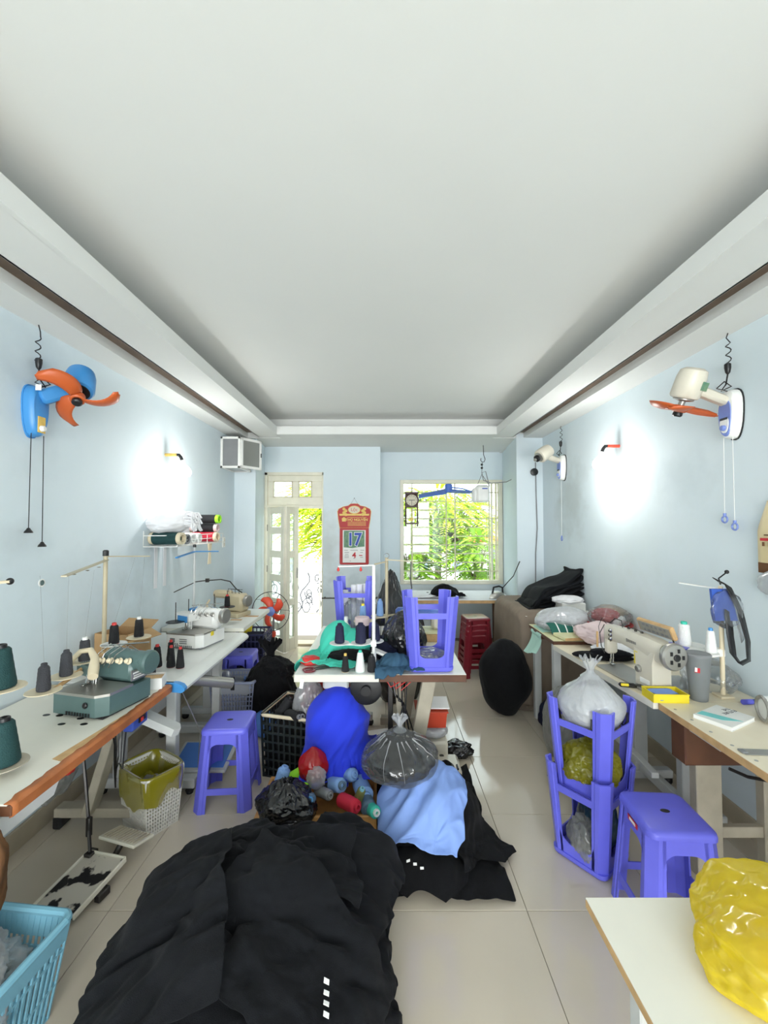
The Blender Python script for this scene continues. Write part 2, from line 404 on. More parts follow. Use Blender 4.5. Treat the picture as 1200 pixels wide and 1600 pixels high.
M['yellow'] = mat('yellow_plastic', (236, 214, 52), .4)
M['cream'] = mat('cream_spool_disc', (222, 208, 178), .5, var=.05)
M['thread_grey'] = mat('charcoal_thread', (62, 63, 68), .8, bump=.5, bs=260)
M['thread_black'] = mat('black_thread', (26, 26, 29), .75, bump=.5, bs=260)
M['thread_green'] = mat('dark_green_thread', (22, 62, 62), .8, bump=.4, bs=260)
M['thread_navy'] = mat('navy_thread', (28, 30, 62), .75, bump=.5, bs=260)
M['thread_sky'] = mat('light_blue_thread', (132, 170, 222), .75, bump=.5, bs=260)
M['thread_white'] = mat('white_thread', (236, 238, 236), .8, bump=.4, bs=260)
M['thread_slate'] = mat('grey_blue_thread', (92, 118, 140), .75, bump=.4, bs=260)
M['thread_lime'] = mat('lime_thread', (160, 236, 40), .6, bump=.4, bs=260)
M['thread_red'] = mat('crimson_thread', (206, 36, 62), .7, bump=.4, bs=260)
M['thread_olive'] = mat('olive_thread', (112, 116, 62), .7, bump=.4, bs=260)
M['clear'] = film('clear_bag_film', (225, 228, 230), .035, .08, .8, .30)
M['milky'] = film('milky_bag_film', (232, 234, 236), .36, .13, .6, .45)
M['haze'] = film('dusty_clear_bag_film', (205, 205, 200), .30, .15, .4)
M['olivebag'] = film('olive_yellow_bag_film', (176, 168, 44), .55, .15, .4)
M['yellowbag'] = film('bright_yellow_bag_film', (244, 222, 50), .62, .14, .4)
M['redbag'] = film('red_bag_film', (206, 40, 44), .6, .15, .45)
M['rim_blue'] = mat('aqua_blue_plastic', (124, 178, 198), .45, var=.05)
M['blackcrate'] = mat('black_crate_plastic', (34, 42, 42), .45)
M['navycrate'] = mat('navy_crate_plastic', (44, 48, 86), .45)
M['hamper'] = mat('blue_grey_hamper_plastic', (126, 134, 160), .5, var=.08)
M['whitebin'] = mat('pale_grey_bin_plastic', (206, 204, 196), .5, var=.06)
M['skyblue'] = mat('blue_plastic_tub', (82, 128, 206), .4)
M['leaf'] = mat('yellow_green_leaf', (168, 196, 34), .6, var=.3, vs=2, rgb2=(214, 228, 70))
M['leaf2'] = mat('mid_green_leaf', (112, 160, 48), .6, var=.3, vs=2, rgb2=(180, 208, 70))
M['bark'] = mat('grey_bark', (110, 96, 78), .9, var=.2)
M['bulb'] = glow('lit_bulb', (255, 252, 244), 14)
M['facade'] = mat('pale_facade', (232, 230, 224), .8, var=.03)
M['fwin'] = mat('facade_window_glass', (120, 130, 140), .3)
M['worn'] = mat('worn_white_paint_on_black_board', (26, 26, 28), .5, vs=9, rgb2=(206, 200, 186), thr=(.47, .5))
M['grime'] = mat('grey_dust_patch', (150, 150, 140), .9)
M['tumbler'] = mat('grey_cup_coating', (122, 126, 128), .4)
M['aqua'] = mat('aqua_print', (120, 208, 206), .5)
M['mask'] = mat('blue_printed_card', (52, 88, 178), .4, var=.1)
M['goldbag'] = mat('cream_printed_pouch', (228, 208, 160), .45, var=.06)
M['zinc'] = mat('grey_green_board_face', (214, 212, 168), .5)
M['rail_iron'] = mat('grey_wrought_iron', (74, 78, 84), .6)
M['dial'] = mat('cream_clock_dial', (214, 206, 184), .5)
M['redbrown'] = mat('dark_mahogany', (64, 26, 24), .35)

# stains on the walls: grey damp smudges mixed into the paint colour in object space
def stain(m, spots):
    nt = m.node_tree; N = nt.nodes; L = nt.links; p = N['Principled BSDF']; prev = p.inputs['Base Color'].links[0].from_socket
    tc = N.new('ShaderNodeTexCoord'); nz = N.new('ShaderNodeTexNoise'); nz.inputs['Scale'].default_value = 7; nz.inputs['Detail'].default_value = 6
    L.new(tc.outputs['Object'], nz.inputs['Vector'])
    for (c, r, rgb, k) in spots:
        vm = N.new('ShaderNodeVectorMath'); vm.operation = 'SUBTRACT'; L.new(tc.outputs['Object'], vm.inputs[0]); vm.inputs[1].default_value = c
        vs = N.new('ShaderNodeVectorMath'); vs.operation = 'DIVIDE'; L.new(vm.outputs[0], vs.inputs[0]); vs.inputs[1].default_value = r
        ln = N.new('ShaderNodeVectorMath'); ln.operation = 'LENGTH'; L.new(vs.outputs[0], ln.inputs[0])
        ad = N.new('ShaderNodeMath'); ad.operation = 'MULTIPLY_ADD'; L.new(nz.outputs['Fac'], ad.inputs[0]); ad.inputs[1].default_value = 1.4; L.new(ln.outputs['Value'], ad.inputs[2])
        mr = N.new('ShaderNodeMapRange'); mr.inputs[1].default_value = 1.75; mr.inputs[2].default_value = .9; mr.inputs[3].default_value = 0; mr.inputs[4].default_value = k
        L.new(ad.outputs[0], mr.inputs[0])
        mx = N.new('ShaderNodeMix'); mx.data_type = 'RGBA'; L.new(mr.outputs[0], mx.inputs[0]); L.new(prev, mx.inputs[6]); mx.inputs[7].default_value = (*lin(rgb), 1); prev = mx.outputs[2]
    L.new(prev, p.inputs['Base Color'])
M['wall_r'] = M['wall'].copy(); M['wall_l'] = M['wall'].copy(); M['wall_b'] = M['wall'].copy()
stain(M['wall_r'], [((1.93, 4.35, 1.9), (.4, .4, .45), (160, 164, 158), .38), ((1.93, 2.75, 1.95), (.4, .35, .22), (168, 182, 188), .3), ((1.93, 3.2, 1.55), (.4, .5, .45), (206, 218, 218), .38), ((1.93, 3.6, 1.1), (.4, .8, .3), (204, 210, 206), .3), ((1.93, 2.4, .5), (.4, 1.5, .3), (180, 184, 180), .25)])
stain(M['wall_l'], [((-1.86, 2.2, 2.4), (.4, .3, .5), (176, 190, 198), .3), ((-1.86, 2.75, 1.25), (.4, .6, .3), (182, 192, 194), .3), ((-1.86, 3.7, 1.15), (.4, .9, .3), (178, 186, 186), .3), ((-1.86, 2.15, 1.55), (.4, .2, .12), (168, 176, 178), .25), ((-1.86, 1.9, .35), (.4, 1.2, .4), (186, 194, 200), .25)])
stain(M['wall_b'], [((-.78, 5.72, 1.35), (.18, .4, .55), (160, 162, 150), .38), ((.1, 5.72, .8), (.8, .4, .35), (150, 164, 172), .3), ((-.6, 5.72, .5), (.8, .4, .5), (146, 160, 168), .3)])

# ------------------------------------------------------------------ the room
XL, XR, YB, ZC = -1.86, 1.93, 6.15, 2.70
fl = struct(MB().box(((XL+XR)/2, .8, -.03), (XR-XL+.3, 11, .05)).build('floor', M['grout']))
T, J = .5925, .0025
xs = [XL]+[.0155+T*k for k in range(-3, 4) if XL < .0155+T*k < XR]+[XR]; ys = [1.833-T*2+T*k for k in range(0, 10)]
tm = {}
for a, b in zip(xs, xs[1:]):
    for c, d in zip(ys, ys[1:]):
        if d < .3: continue
        d2 = min(d, YB); w, l = round(b-a-J, 4), round(d2-c-J, 4)
        if l < .02: continue
        if (w, l) not in tm:
            t = MB().box((0, 0, -.0065), (w, l, .013), .0012).build('tile', M['tile'], fl); tm[(w, l)] = t.data
        else: t = bpy.data.objects.new('tile', tm[(w, l)]); C.objects.link(t); t.parent = fl
        t.location = ((a+b)/2, (c+d2)/2, random.uniform(-.0003, .0003))
struct(MB().box(((XL+XR)/2, -1.98, -.002), (XR-XL, 5.24, .004)).build('floor', M['tile']))

struct(MB().box((XL-.1, .85, 1.5), (.2, 11, 3.2)).build('wall_left', M['wall_l']))
struct(MB().box((XR+.1, .85, 1.5), (.2, 11, 3.2)).build('wall_right', M['wall_r']))
struct(MB().box((0, -4.6, 1.5), (4.2, .15, 3.2)).build('wall_front', M['wall']))
# back wall: door bay (x -1.6 .. -.05, y 5.72) and the deeper window bay (y 6.15)
DX0, DX1, DZ = -1.635, -.83, 2.36
b = MB(); b.box(((DX1-.05)/2, 5.82, 1.5), (-.05-DX1, .2, 3.2)); b.box(((DX0+DX1)/2, 5.82, (DZ+3.1)/2), (DX1-DX0, .2, 3.1-DZ)); b.box((DX0-.15, 5.82, 1.5), (.3, .2, 3.2))
b.box((-.14, 6.07, 1.5), (.18, .3, 3.2))
struct(b.build('wall_back', M['wall_b']))
WX0, WX1, WZ0, WZ1 = .235, 1.735, .775, 2.30
b = MB(); b.box(((WX0-.15)/2, 6.25, 1.5), (WX0+.15, .2, 3.2)); b.box(((WX0+WX1)/2, 6.25, (WZ1+3.1)/2), (WX1-WX0, .2, 3.1-WZ1)); b.box(((WX0+WX1)/2, 6.25, (WZ0-.1)/2), (WX1-WX0, .2, WZ0+.1)); b.box(((WX1+2.1)/2, 6.25, 1.5), (2.1-WX1, .2, 3.2))
struct(b.build('wall_back', M['wall_b']))
struct(MB().prism([(XL, 5.2), (-1.597, 5.2), (-1.635, 5.73), (XL, 5.73)], 0, 2.75).build('column', M['wall']))
struct(MB().prism([(1.612, 5.08), (XR, 5.08), (XR, 6.16), (1.745, 6.16)], 0, 2.75).build('column', M['wall']))
# ceiling: raised middle, dropped border with a slot on both long sides
struct(MB().box((0, .85, 2.98), (4.2, 11, .1)).build('ceiling', M['ceil']))
for sd, x0, x1, x2, xw in ((-1, -1.256, -1.515, -1.665, XL), (1, 1.322, 1.56, 1.70, XR)):
    b = MB(); b.box(((x0+x1)/2+sd*.011, 0.25, ZC+.011), (abs(x1-x0)-.024, 9.6, .022)); b.box((x0+sd*.012, 0.25, ZC+.0475), (.024, 9.6, .095))
    b.box((x1-sd*.006, 0.25, ZC+.11), (.012, 9.6, .22))
    struct(b.build('ceiling', M['ceil']))
    struct(MB().box(((x2+xw)/2, 0.8, ZC+.13), (abs(xw-x2), 11, .26)).build('ceiling', M['ceil']))
    struct(MB().box(((x1+x2)/2, 0.25, ZC+.075), (abs(x2-x1)+.01, 9.6, .03)).build('ceiling', M['slot']))
b = MB(); b.box((.03, 5.0, ZC+.011), (1.262+1.322, .19, .022)); b.box((.03, 4.88+.012, ZC+.0475), (1.262+1.322, .024, .095))
b.box((.03, 5.105, ZC+.13), (1.535+1.575+.3, .012, .26))
struct(b.build('ceiling', M['ceil']))
struct(MB().box((.03, 5.7, ZC+.14), (3.9, 1.2, .26)).build('ceiling', M['ceil']))
# skirting
b = MB(); b.box((XL+.008, 2.2, .055), (.016, 6., .11), .003); struct(b.build('baseboard_left', M['base']))
b = MB(); b.box((XR-.008, 2.0, .055), (.016, 6., .11), .003); struct(b.build('baseboard_right', M['base']))
# small marks on the plaster
# light switch and sockets
t = thing('light_switch', 'pale double light switch on the left wall just before the column', 'switch', (XL, 4.86, 1.44), 0, None)
MB().box((.005, 0, 0), (.01, .075, .12), .003).build('plate', M['white'], t)
for k in (-.025, .025): MB().box((.012, 0, k), (.006, .03, .035), .002).build('rocker', M['offwhite'], t)

# ------------------------------------------------------------------ door
d1 = struct(MB().box(((DX0+DX1)/2, 5.76, DZ-.02), (DX1-DX0, .08, .045), .004).build('door_1', M['frame']))
b = MB()
for x in (DX0+.02, DX1-.01): b.box((x, 5.76, DZ/2), (.04 if x < -1 else .02, .08, DZ), .004)
b.build('jamb', M['frame'], d1)
TZ = 1.885
b = MB(); b.box(((DX0+DX1)/2, 5.76, TZ), (DX1-DX0, .09, .04), .004); b.build('transom_rail', M['frame'], d1)
x0, x1, z0, z1 = DX0+.04, DX1-.02, TZ+.02, DZ-.043
pz0, pz1 = z0+.115, z1-.085
b = MB(); px = [(x0+.085, x0+.335), (x0+.43, x0+.6)]
b.box(((x0+x1)/2, 5.76, (z0+pz0)/2), (x1-x0, .04, pz0-z0), .003); b.box(((x0+x1)/2, 5.76, (z1+pz1)/2), (x1-x0, .04, z1-pz1), .003)
for a, c in ((x0, px[0][0]), (px[0][1], px[1][0]), (px[1][1], x1)): b.box(((a+c)/2, 5.76, (pz0+pz1)/2), (c-a, .04, pz1-pz0), .003)
b.build('transom', M['frame'], d1)
for a, c in px:
    MB().box(((a+c)/2, 5.76, (pz0+pz1)/2), (c-a, .005, pz1-pz0)).build('pane', M['glass'], d1)
    b = MB()
    for z in (pz0, pz1): b.box(((a+c)/2, 5.735, z), (c-a+.02, .012, .014))
    for x in (a, c): b.box((x, 5.735, (pz0+pz1)/2), (.014, .012, pz1-pz0))
    b.build('bead', M['frame_dark'], d1)
def leaf(p0, p1, lights, nm):
    p0, p1 = Vector(p0), Vector(p1); d = p1-p0; L = d.length
    mt = TR(p0.x, p0.y, 0) @ RZ(math.atan2(d.y, d.x)); H = TZ-.02
    o = MB(); st = .085; zs = [H/lights*k for k in range(lights+1)]
    o.box((st/2, 0, H/2+.01), (st, .038, H), .005, mt); o.box((L-st/2, 0, H/2+.01), (st, .038, H), .005, mt)
    for k, z in enumerate(zs):
        hh = .16 if k == 0 else .09
        o.box((L/2, 0, min(max(z+.01, hh/2+.01), H-.035)), (L-2*st+.004, .036, hh), .004, mt)
    o = o.build(nm, M['frame'], d1)
    for k in range(lights): MB().box((L/2, 0, (zs[k]+zs[k+1])/2), (L-2*st, .005, zs[k+1]-zs[k]-.05), 0, mt).build('pane', M['glass'], o)
    return o
pA, pB, pC = (-1.575, 5.70), (-1.27, 5.40), (-1.165, 5.66)
l1 = leaf(pA, pB, 6, 'folding_panel'); l2 = leaf(pB, pC, 3, 'folding_panel')
b = MB(); b.box((-1.16, 5.62, 1.0), (.02, .02, .14), .006); b.build('handle', M['steel'], l2)
b = MB()
for z in (.35, 1.05, 1.6): b.box((-1.572, 5.685, z), (.02, .03, .09), .004)
b.build('hinge', M['darksteel'], l1)
MB().box(((DX0+DX1)/2, 5.82, .015), (DX1-DX0, .2, .03), .004).build('threshold', M['base'], d1)

# ------------------------------------------------------------------ window and its burglar grille
w1 = None; b = MB(); fw = .055
for x in (WX0+fw/2, WX1-fw/2): b.box((x, 6.17, (WZ0+WZ1)/2), (fw, .09, WZ1-WZ0), .004)
for z in (WZ0+fw/2, WZ1-fw/2): b.box(((WX0+WX1)/2, 6.17, z), (WX1-WX0-2*fw+.002, .09, fw), .004)
w1 = struct(b.build('window_1', M['frame']))
gz = [WZ0+fw+(WZ1-WZ0-2*fw)*k/11 for k in range(12)]
gx = [.416, .92, 1.05, 1.555]
gr = M['frame_dark']
for k in range(1, 11):
    segs = [(WX0+fw, WX1-fw)] if k % 3 == 1 else [(gx[0], gx[1]), (gx[2], gx[3])]
    for a, c in segs: MB().box(((a+c)/2, 6.19, gz[k]), (c-a, .014, .014)).build('bar', gr, w1)
for x in gx: MB().box((x, 6.2, (WZ0+WZ1)/2), (.018, .012, WZ1-WZ0-2*fw)).build('bar', gr, w1)
# sliding sash pushed to the right side
b = MB()
for x in (1.60, 1.665): b.box((x, 6.235, (WZ0+WZ1)/2), (.03, .03, WZ1-WZ0-.1), .003)
b.build('sash', M['frame'], w1)
MB().box((.95, 6.27, 1.54), (1.38, .004, 1.40)).build('pane', M['glass'], w1)

# ------------------------------------------------------------------ outside
struct(MB().box((.2, 6.95, -.08), (4.6, 1.55, .1)).build('floor_balcony', M['terrazzo']))
struct(MB().box((0, 17, -3.1), (40, 26, .2)).build('ground', M['grout']))
t = thing('balcony_railing', 'white painted balcony railing with scrolled ironwork beyond the door', 'railing', (0, 7.55, 0))
b = MB()
for z in (.06, .80, .95): b.box((-1.15, 0, z), (2.3, .035, .03), .004)
for k in range(5): b.box((-2.25+k*.55, 0, .48), (.03, .03, .95), .004)
b.build('rail', mat('cream_railing_paint', (176, 172, 156), .6), t)
rr = random.Random(5)
for k in range(7):
    xx = -2.1+k*.33; b = MB()
    for q in range(5):
        cx, cz, R = xx+rr.uniform(-.14, .14), rr.uniform(.15, .7), rr.uniform(.05, .11); a0 = rr.uniform(0, 6)
        b.tube([(cx+R*(1-i/26)*math.cos(a0+i*.5), 0, cz+R*1.5*(1-i/26)*math.sin(a0+i*.5)) for i in range(18)], .011, 5)
    b.tube([(xx-.1+.2*i/9+.05*math.sin(i*1.1), 0, .08+.7*i/9) for i in range(10)], .013, 5)
    b.build('scroll', M['rail_iron'], t)
def tree(name, label, x, y, z, R, n, lm, seed, group='trees outside the window'):
    r = random.Random(seed); t = thing(name, label, 'tree', (x, y, -3), 0, group)
    h = z+3
    MB().tube([(0, 0, 0), (.05, 0, h*.4), (-.04, .05, h*.75), (.02, 0, h*1.05)], [.13, .11, .08, .04], 8).build('trunk', M['bark'], t)
    b = MB(); tw = MB()
    for k in range(n):
        while True:
            p = Vector((r.uniform(-1, 1), r.uniform(-1, 1), r.uniform(-1, 1)))
            if .3 < p.length < 1: break
        p = Vector((p.x*R[0], p.y*R[1], p.z*R[2]+h)); d = Vector((p.x, p.y, r.uniform(-.3, .2)*R[0])).normalized(); d = Vector((d.x+r.uniform(-.4, .4), d.y+r.uniform(-.4, .4), d.z)).normalized()
        L = r.uniform(.25, .5); sd = d.cross(Vector((0, 0, 1))).normalized()
        for q in range(9):
            f = q/8; c0 = p+d*L*f+Vector((0, 0, -.35*L*f*f)); ll = .14*(1-.5*abs(f-.4))
            for s in (-1, 1):
                e = (sd*s+d*.5+Vector((0, 0, -.3))).normalized()*ll; w = d*.034
                b.add([c0, c0+e*.5+w, c0+e, c0+e*.5-w], [(0, 1, 2, 3)])
        if k % 12 == 0: tw.tube([(0, 0, h*.85), p*.6+Vector((0, 0, h*.35)), p], [.03, .018, .006], 5)
    tw.build('branch', M['bark'], t); b.build('crown', lm, t, recalc=False)
tree('feathery_tree', 'yellow green feathery tree leaning behind the open doorway', -1.0, 9.6, 1.9, (1.25, 1.0, 1.0), 700, M['leaf'], 3)
tree('feathery_tree', 'yellow green feathery tree filling the middle of the window', 1.3, 9.8, 1.75, (1.15, .9, .8), 640, M['leaf'], 11)
tree('feathery_tree', 'darker green tree low behind the left side of the window grille', .55, 9.0, .95, (.55, .5, .85), 240, M['leaf2'], 21)
tree('feathery_tree', 'darker green tree low behind the right side of the window grille', 1.95, 8.8, .95, (.38, .4, .55), 150, M['leaf2'], 31)
t = thing('facing_house', 'white house across the street with grey windows and a red awning', 'building', (1.5, 19, -3))
MB().box((0, 0, 2.3), (15, 3, 4.7)).build('wall', M['facade'], t)
for i in range(-3, 5):
    f = MB().box((i*1.7, -1.52, 3.2), (.9, .06, 1.2), .01).build('window', M['greypaint'], t)
    for s in (-.2, .2): MB().box((i*1.7+s, -1.56, 3.2), (.36, .02, 1.05)).build('pane', M['fwin'], f)
MB().box((1., -1.9, 4.05), (5.2, .8, .22), .02).build('awning', M['brightorange'], t)

# ------------------------------------------------------------------ plastic stools
def stool(label, m, group, loc, rz=0., up=False, s=1.):
    t = thing('plastic_stool', label, 'stool', loc, rz, group)
    a0, a1, H = .160, .127, .435
    A = lambda z: a0+(a1-a0)*z/H
    W = lambda z: .070-.012*z/H
    tk = .007
    for q in range(4):
        b = MB(RZ(PI/2*q)); rings = []
        for z in (0, .012, .2, .36, H-.005):
            a, w = A(z), W(z); c = .030; e = .004
            out = [(a, a-w), (a, a-w*.80), (a+e, a-w*.74), (a+e, a-c), (a-c, a+e), (a-w*.74, a+e), (a-w*.80, a), (a-w, a)]
            inn = [(a-w, a-tk), (a-c-.003, a-tk), (a-tk, a-c-.003), (a-tk, a-w)]
            rings.append([(x, y, z) for x, y in out+inn])
        b.loft(rings).build('leg', m, t, smooth=SM)
    b = MB()
    for q in range(4):
        Rm = RZ(PI/2*q); rings = []
        um = A(.36)-W(.36)+.012
        for k in range(17):
            u = um*(-1+2*k/16); e = um-abs(u); r = .055
            zb = .372-(r-math.sqrt(max(0, r*r-(r-min(e, r))**2)) if e < r else 0)
            rings.append([(A(zb), u, zb), (A(H-.003), u, H-.003), (A(H-.003)-tk, u, H-.003), (A(zb)-tk, u, zb)])
        b.loft(rings, True, True, Rm)
    def rsq(a, r, z, n=6):
        p = []
        for q in range(4):
            cx, cy = ((a-r), (a-r)); 
            for k in range(n+1):
                th = PI/2*q+PI/2*k/n; sx = 1 if q in (0, 3) else -1; sy = 1 if q in (0, 1) else -1
                p.append((sx*cx+r*math.cos(th), sy*cy+r*math.sin(th), z))
        return p
    b.loft([rsq(.124, .03, .425), rsq(.134, .036, .425), rsq(.134, .036, .437), rsq(.131, .035, .448), rsq(.124, .033, .4535), rsq(.112, .03, .455)])
    b.build('seat', m, t, smooth=SM)
    hole = MB(); hole.prism([(.019*math.cos(2*PI*i/16), .012*math.sin(2*PI*i/16)) for i in range(16)], .4545, .4556); hole.build('finger_hole', M['black'], t)
    for q in range(4):
        z0, z1 = .098, .132; b = MB(RZ(PI/2*q)); u0, u1 = A(z0)-W(z0)+.01, A(z1)-W(z1)+.01
        b.loft([[(A(z0)-.001, -u0, z0), (A(z1)-.001, -u1, z1), (A(z1)-tk, -u1, z1), (A(z0)-tk, -u0, z0)], [(A(z0)-.001, u0, z0), (A(z1)-.001, u1, z1), (A(z1)-tk, u1, z1), (A(z0)-tk, u0, z0)]])
        b.build('stretcher', m, t)
    return t
G = 'violet blue plastic stools'
st = stool('violet blue plastic stool standing between the perforated bin and the black crate', M['stool'], G, (-.937, 2.59, 0), math.radians(4))
st2 = dup(st, (1.165, 1.775, 0), math.radians(-4), 'violet blue plastic stool with a small label, standing before the upturned stools')
tg = MB(TR(-.1305, .0, .405) @ RY(math.radians(-4))); tg.box((0, 0, 0), (.002, .075, .022)); tg = tg.build('sticker', M['ink_red'], st2, None)
tg2 = MB(TR(-.1318, .0, .405) @ RY(math.radians(-4))).box((0, 0, 0), (.002, .045, .012)).build('sticker_print', M['paper'], tg)
dup(st, (-1.335, 3.95, 0), math.radians(3), 'violet blue plastic stool behind the hamper, under the far left bench')
US = 'upturned violet blue stools'
def upturn(loc, rz, label):
    o = dup(st, loc, 0, label, rot=(PI, 0, rz)); o['group'] = US; return o
u1 = upturn((.285, 2.68, .751+.455), math.radians(2), 'upturned violet stool on the middle table, in front of the dark red stools')
u2 = upturn((-.235, 3.42, .751+.455), math.radians(1), 'upturned violet stool far back on the middle table holding white rolls')
u3 = upturn((1.03, 2.14, .456), math.radians(37), 'upturned violet stool on the floor, lower one of the nested pair')
u4 = upturn((1.045, 2.15, .456+.315), math.radians(37), 'upturned violet stool nested in another, carrying a tied white bag')
rs = stool('lowest dark red stool of the stack behind the middle table', M['redstool'], 'stacked dark red stools', (1.0, 4.68, 0), math.radians(3))
for k, lb in ((1, 'second dark red stool from the bottom of the stack'), (2, 'third dark red stool from the bottom of the stack'), (3, 'topmost dark red stool of the stack, its seat in view')): dup(rs, (1.0+.004*k, 4.68, .058*k), math.radians(3+k), lb)

# ------------------------------------------------------------------ tables and benches
def slab(t, x0, x1, y0, y1, z, th, top, edge, name='tabletop', bev=.004):
    MB().box(((x0+x1)/2, (y0+y1)/2, z-th/2-.002), (x1-x0, y1-y0, th-.004), .002).build(name, edge, t)
    MB().box(((x0+x1)/2, (y0+y1)/2, z-.0015), (x1-x0-.001, y1-y0-.001, .003), .001).build('surface', top, t)
def tleg(t, x0, x1, y, z, m, slant=0., foot=True, w=.07, d=.05):
    xc = (x0+x1)/2; b = MB()
    b.bar((xc+slant, y, .09), (xc, y, z-.05), w, d, .004); b.build('leg', m, t)
    b = MB().box((xc, y, z-.03), (abs(x1-x0)*.8, .05, .05), .004); b.build('bracket', m, t)
    if foot:
        b = MB().box((xc, y, .065), (abs(x1-x0)*.85, .06, .05), .006); f = b.build('foot', m, t)
        for s in (-1, 1): MB().lathe([(.022, 0), (.028, .01), (.028, .03), (.02, .04)], 12, TR(xc+s*abs(x1-x0)*.38, y, 0)).build('rubber_foot', M['black'], f, SM)
Z = .75
# left near bench, worn white top with orange wood edge
t = thing('sewing_bench', 'white sewing bench with worn orange wood front edge by the left wall', 'table')
MB().box((-1.515, 1.86, Z-.022), (.66, 1.0, .034), .003).build('tabletop', M['brownwood'], t)
MB().box((-1.522, 1.86, Z-.003), (.645, 1.0, .006), .002).build('surface', M['lam'], t)
rr = random.Random(2); P = []
for k in range(41):
    y = 1.36+k*.025; j = .003*math.sin(k*2.3)+rr.uniform(-.003, .003)
    P.append([(-1.20+j-.012, y, Z+.001), (-1.190+j, y, Z+.0012), (-1.1795, y, Z-.006), (-1.1795, y, Z-.036), (-1.19, y, Z-.0395)])
MB().grid(P).build('edge_band', M['orangewood'], t, smooth=.6, solid=.003)
MB().prism([(-1.26, 1.62), (-1.2, 1.60), (-1.19, 2.02), (-1.215, 2.0), (-1.235, 1.82)], Z+.0002, Z+.0016).build('worn_patch', M['chip'], t)
for x, y in ((-1.58, 1.99), (-1.515, 1.985), (-1.44, 1.9), (-1.34, 1.9), (-1.395, 1.955)): MB().prism([(x+.016*math.cos(i*.524), y+.011*math.sin(i*.524)) for i in range(12)], Z-.001, Z+.0012).build('hole', M['black'], t)
b = MB(); b.bar((-1.58, 2.3, .10), (-1.40, 2.3, Z-.04), .085, .045, .004); b.build('leg', M['steelpaint'], t)
f = MB().box((-1.50, 2.34, .085), (.56, .075, .05), .006).build('foot', M['steelpaint'], t)
for x in (-1.76, -1.24): MB().box((x, 2.34, .035), (.05, .09, .07), .012).build('rubber_foot', M['black'], f)
MB().box((-1.5, 2.3, Z-.06), (.5, .05, .04), .004).build('bracket', M['steelpaint'], t)
MB().box((-1.78, 1.8, .3), (.035, 1.1, .05), .004).build('stretcher', M['steelpaint'], t)
MB().box((-1.81, 1.42, (Z-.04)/2), (.05, .06, Z-.04), .004).build('leg', M['steelpaint'], t)
MB().loft([[(x, y, Z-.042) for x, y in ((-1.22, 1.36), (-1.22, 1.62), (-1.5, 1.62), (-1.5, 1.36))], [(x, y, Z-.12) for x, y in ((-1.235, 1.38), (-1.235, 1.6), (-1.48, 1.6), (-1.48, 1.38))]]).build('drawer', M['white'], t, SM)
b = MB(); 
for k in range(5): b.tube([(-1.36+k*.012, 2.1+.02*k, Z-.05), (-1.34+.01*k, 2.12, Z-.2-.03*k), (-1.39, 2.2+.01*k, Z-.36), (-1.42, 2.26, Z-.5+.03*k), (-1.44, 2.28, Z-.2)], .004, 5)
b.build('cable', M['black'], t)
b = MB().box((-1.25, 2.14, Z-.085), (.05, .13, .075), .006); sw = b.build('switch_box', M['ink_blue'], t)
MB().box((-1.222, 2.15, Z-.085), (.008, .055, .03), .002).build('switch_plate', M['black'], sw); MB().box((-1.217, 2.14, Z-.085), (.008, .018, .02), .002).build('rocker', M['red'], sw)
MB().prism([(-.17, -.045), (.17, -.035), (.19, .0), (.17, .035), (-.17, .03)], -.02, .02, TR(-1.27, 2.28, Z-.14) @ RY(math.radians(24))).build('knee_arm', M['greypaint'], t)

# left middle bench with rounded front
t = thing('sewing_bench', 'pale grey sewing bench with rounded front and blue end cap', 'table')
Y0, Y1 = 2.395, 3.50
MB().box((-1.515, (Y0+Y1)/2, Z-.02), (.65, Y1-Y0, .04), .003).build('tabletop', M['lam2'], t)
pr = [(-1.19, Z), (-1.165, Z-.001), (-1.135, Z-.012), (-1.12, Z-.03), (-1.122, Z-.045), (-1.14, Z-.055), (-1.19, Z-.05)]
MB().loft([[(x, y, z) for x, z in pr] for y in (Y0+.02, (Y0+Y1)/2, Y1)]).build('front_rail', M['lam2'], t, SM)
MB().loft([[(x*1.0, y, z+dz) for x, z in pr] for y, dz in ((Y0-.012, 0), (Y0+.02, .001))]).box((-1.28, Y0+.004, Z-.02), (.19, .03, .04), .004).build('end_cap', M['fanblue'], t, SM)
for y in (2.62, 3.3):
    b = MB().bar((-1.3, y, .1), (-1.3, y, Z-.04), .06, .06, .006); b.build('leg', M['greypaint'], t)
    b = MB().bar((-1.62, y, .1), (-1.62, y, Z-.04), .06, .06, .006); b.build('leg', M['greypaint'], t)
    f = MB().box((-1.45, y, .07), (.6, .07, .06), .008).build('foot', M['greypaint'], t)
    for x in (-1.72, -1.19): MB().lathe([(.02, 0), (.026, .02), (.02, .04)], 10, TR(x, y, 0)).build('rubber_foot', M['black'], f)
MB().box((-1.62, 2.96, .36), (.03, .62, .12), .006).build('stretcher', M['greypaint'], t)
MB().box((-1.62, 2.96, Z-.12), (.03, .62, .1), .006).build('stretcher', M['greypaint'], t)
MB().box((-1.47, 3.05, Z-.1), (.24, .4, .12), .01).build('motor_cover', M['greypaint'], t)
MB().cyl((-1.25, 2.72, Z-.1), (-1.05, 2.92, Z-.2), .035).build('motor', M['greymetal'], t, SM)
MB().tube([(-1.15, 2.42, Z-.06), (-1.1, 2.55, .4), (-1.16, 2.66, .13)], .003, 5).build('treadle_rod', M['greymetal'], t)
b = MB(TR(-1.17, 2.78, .13) @ RX(math.radians(14))); b.box((0, 0, 0), (.36, .25, .022), .006)
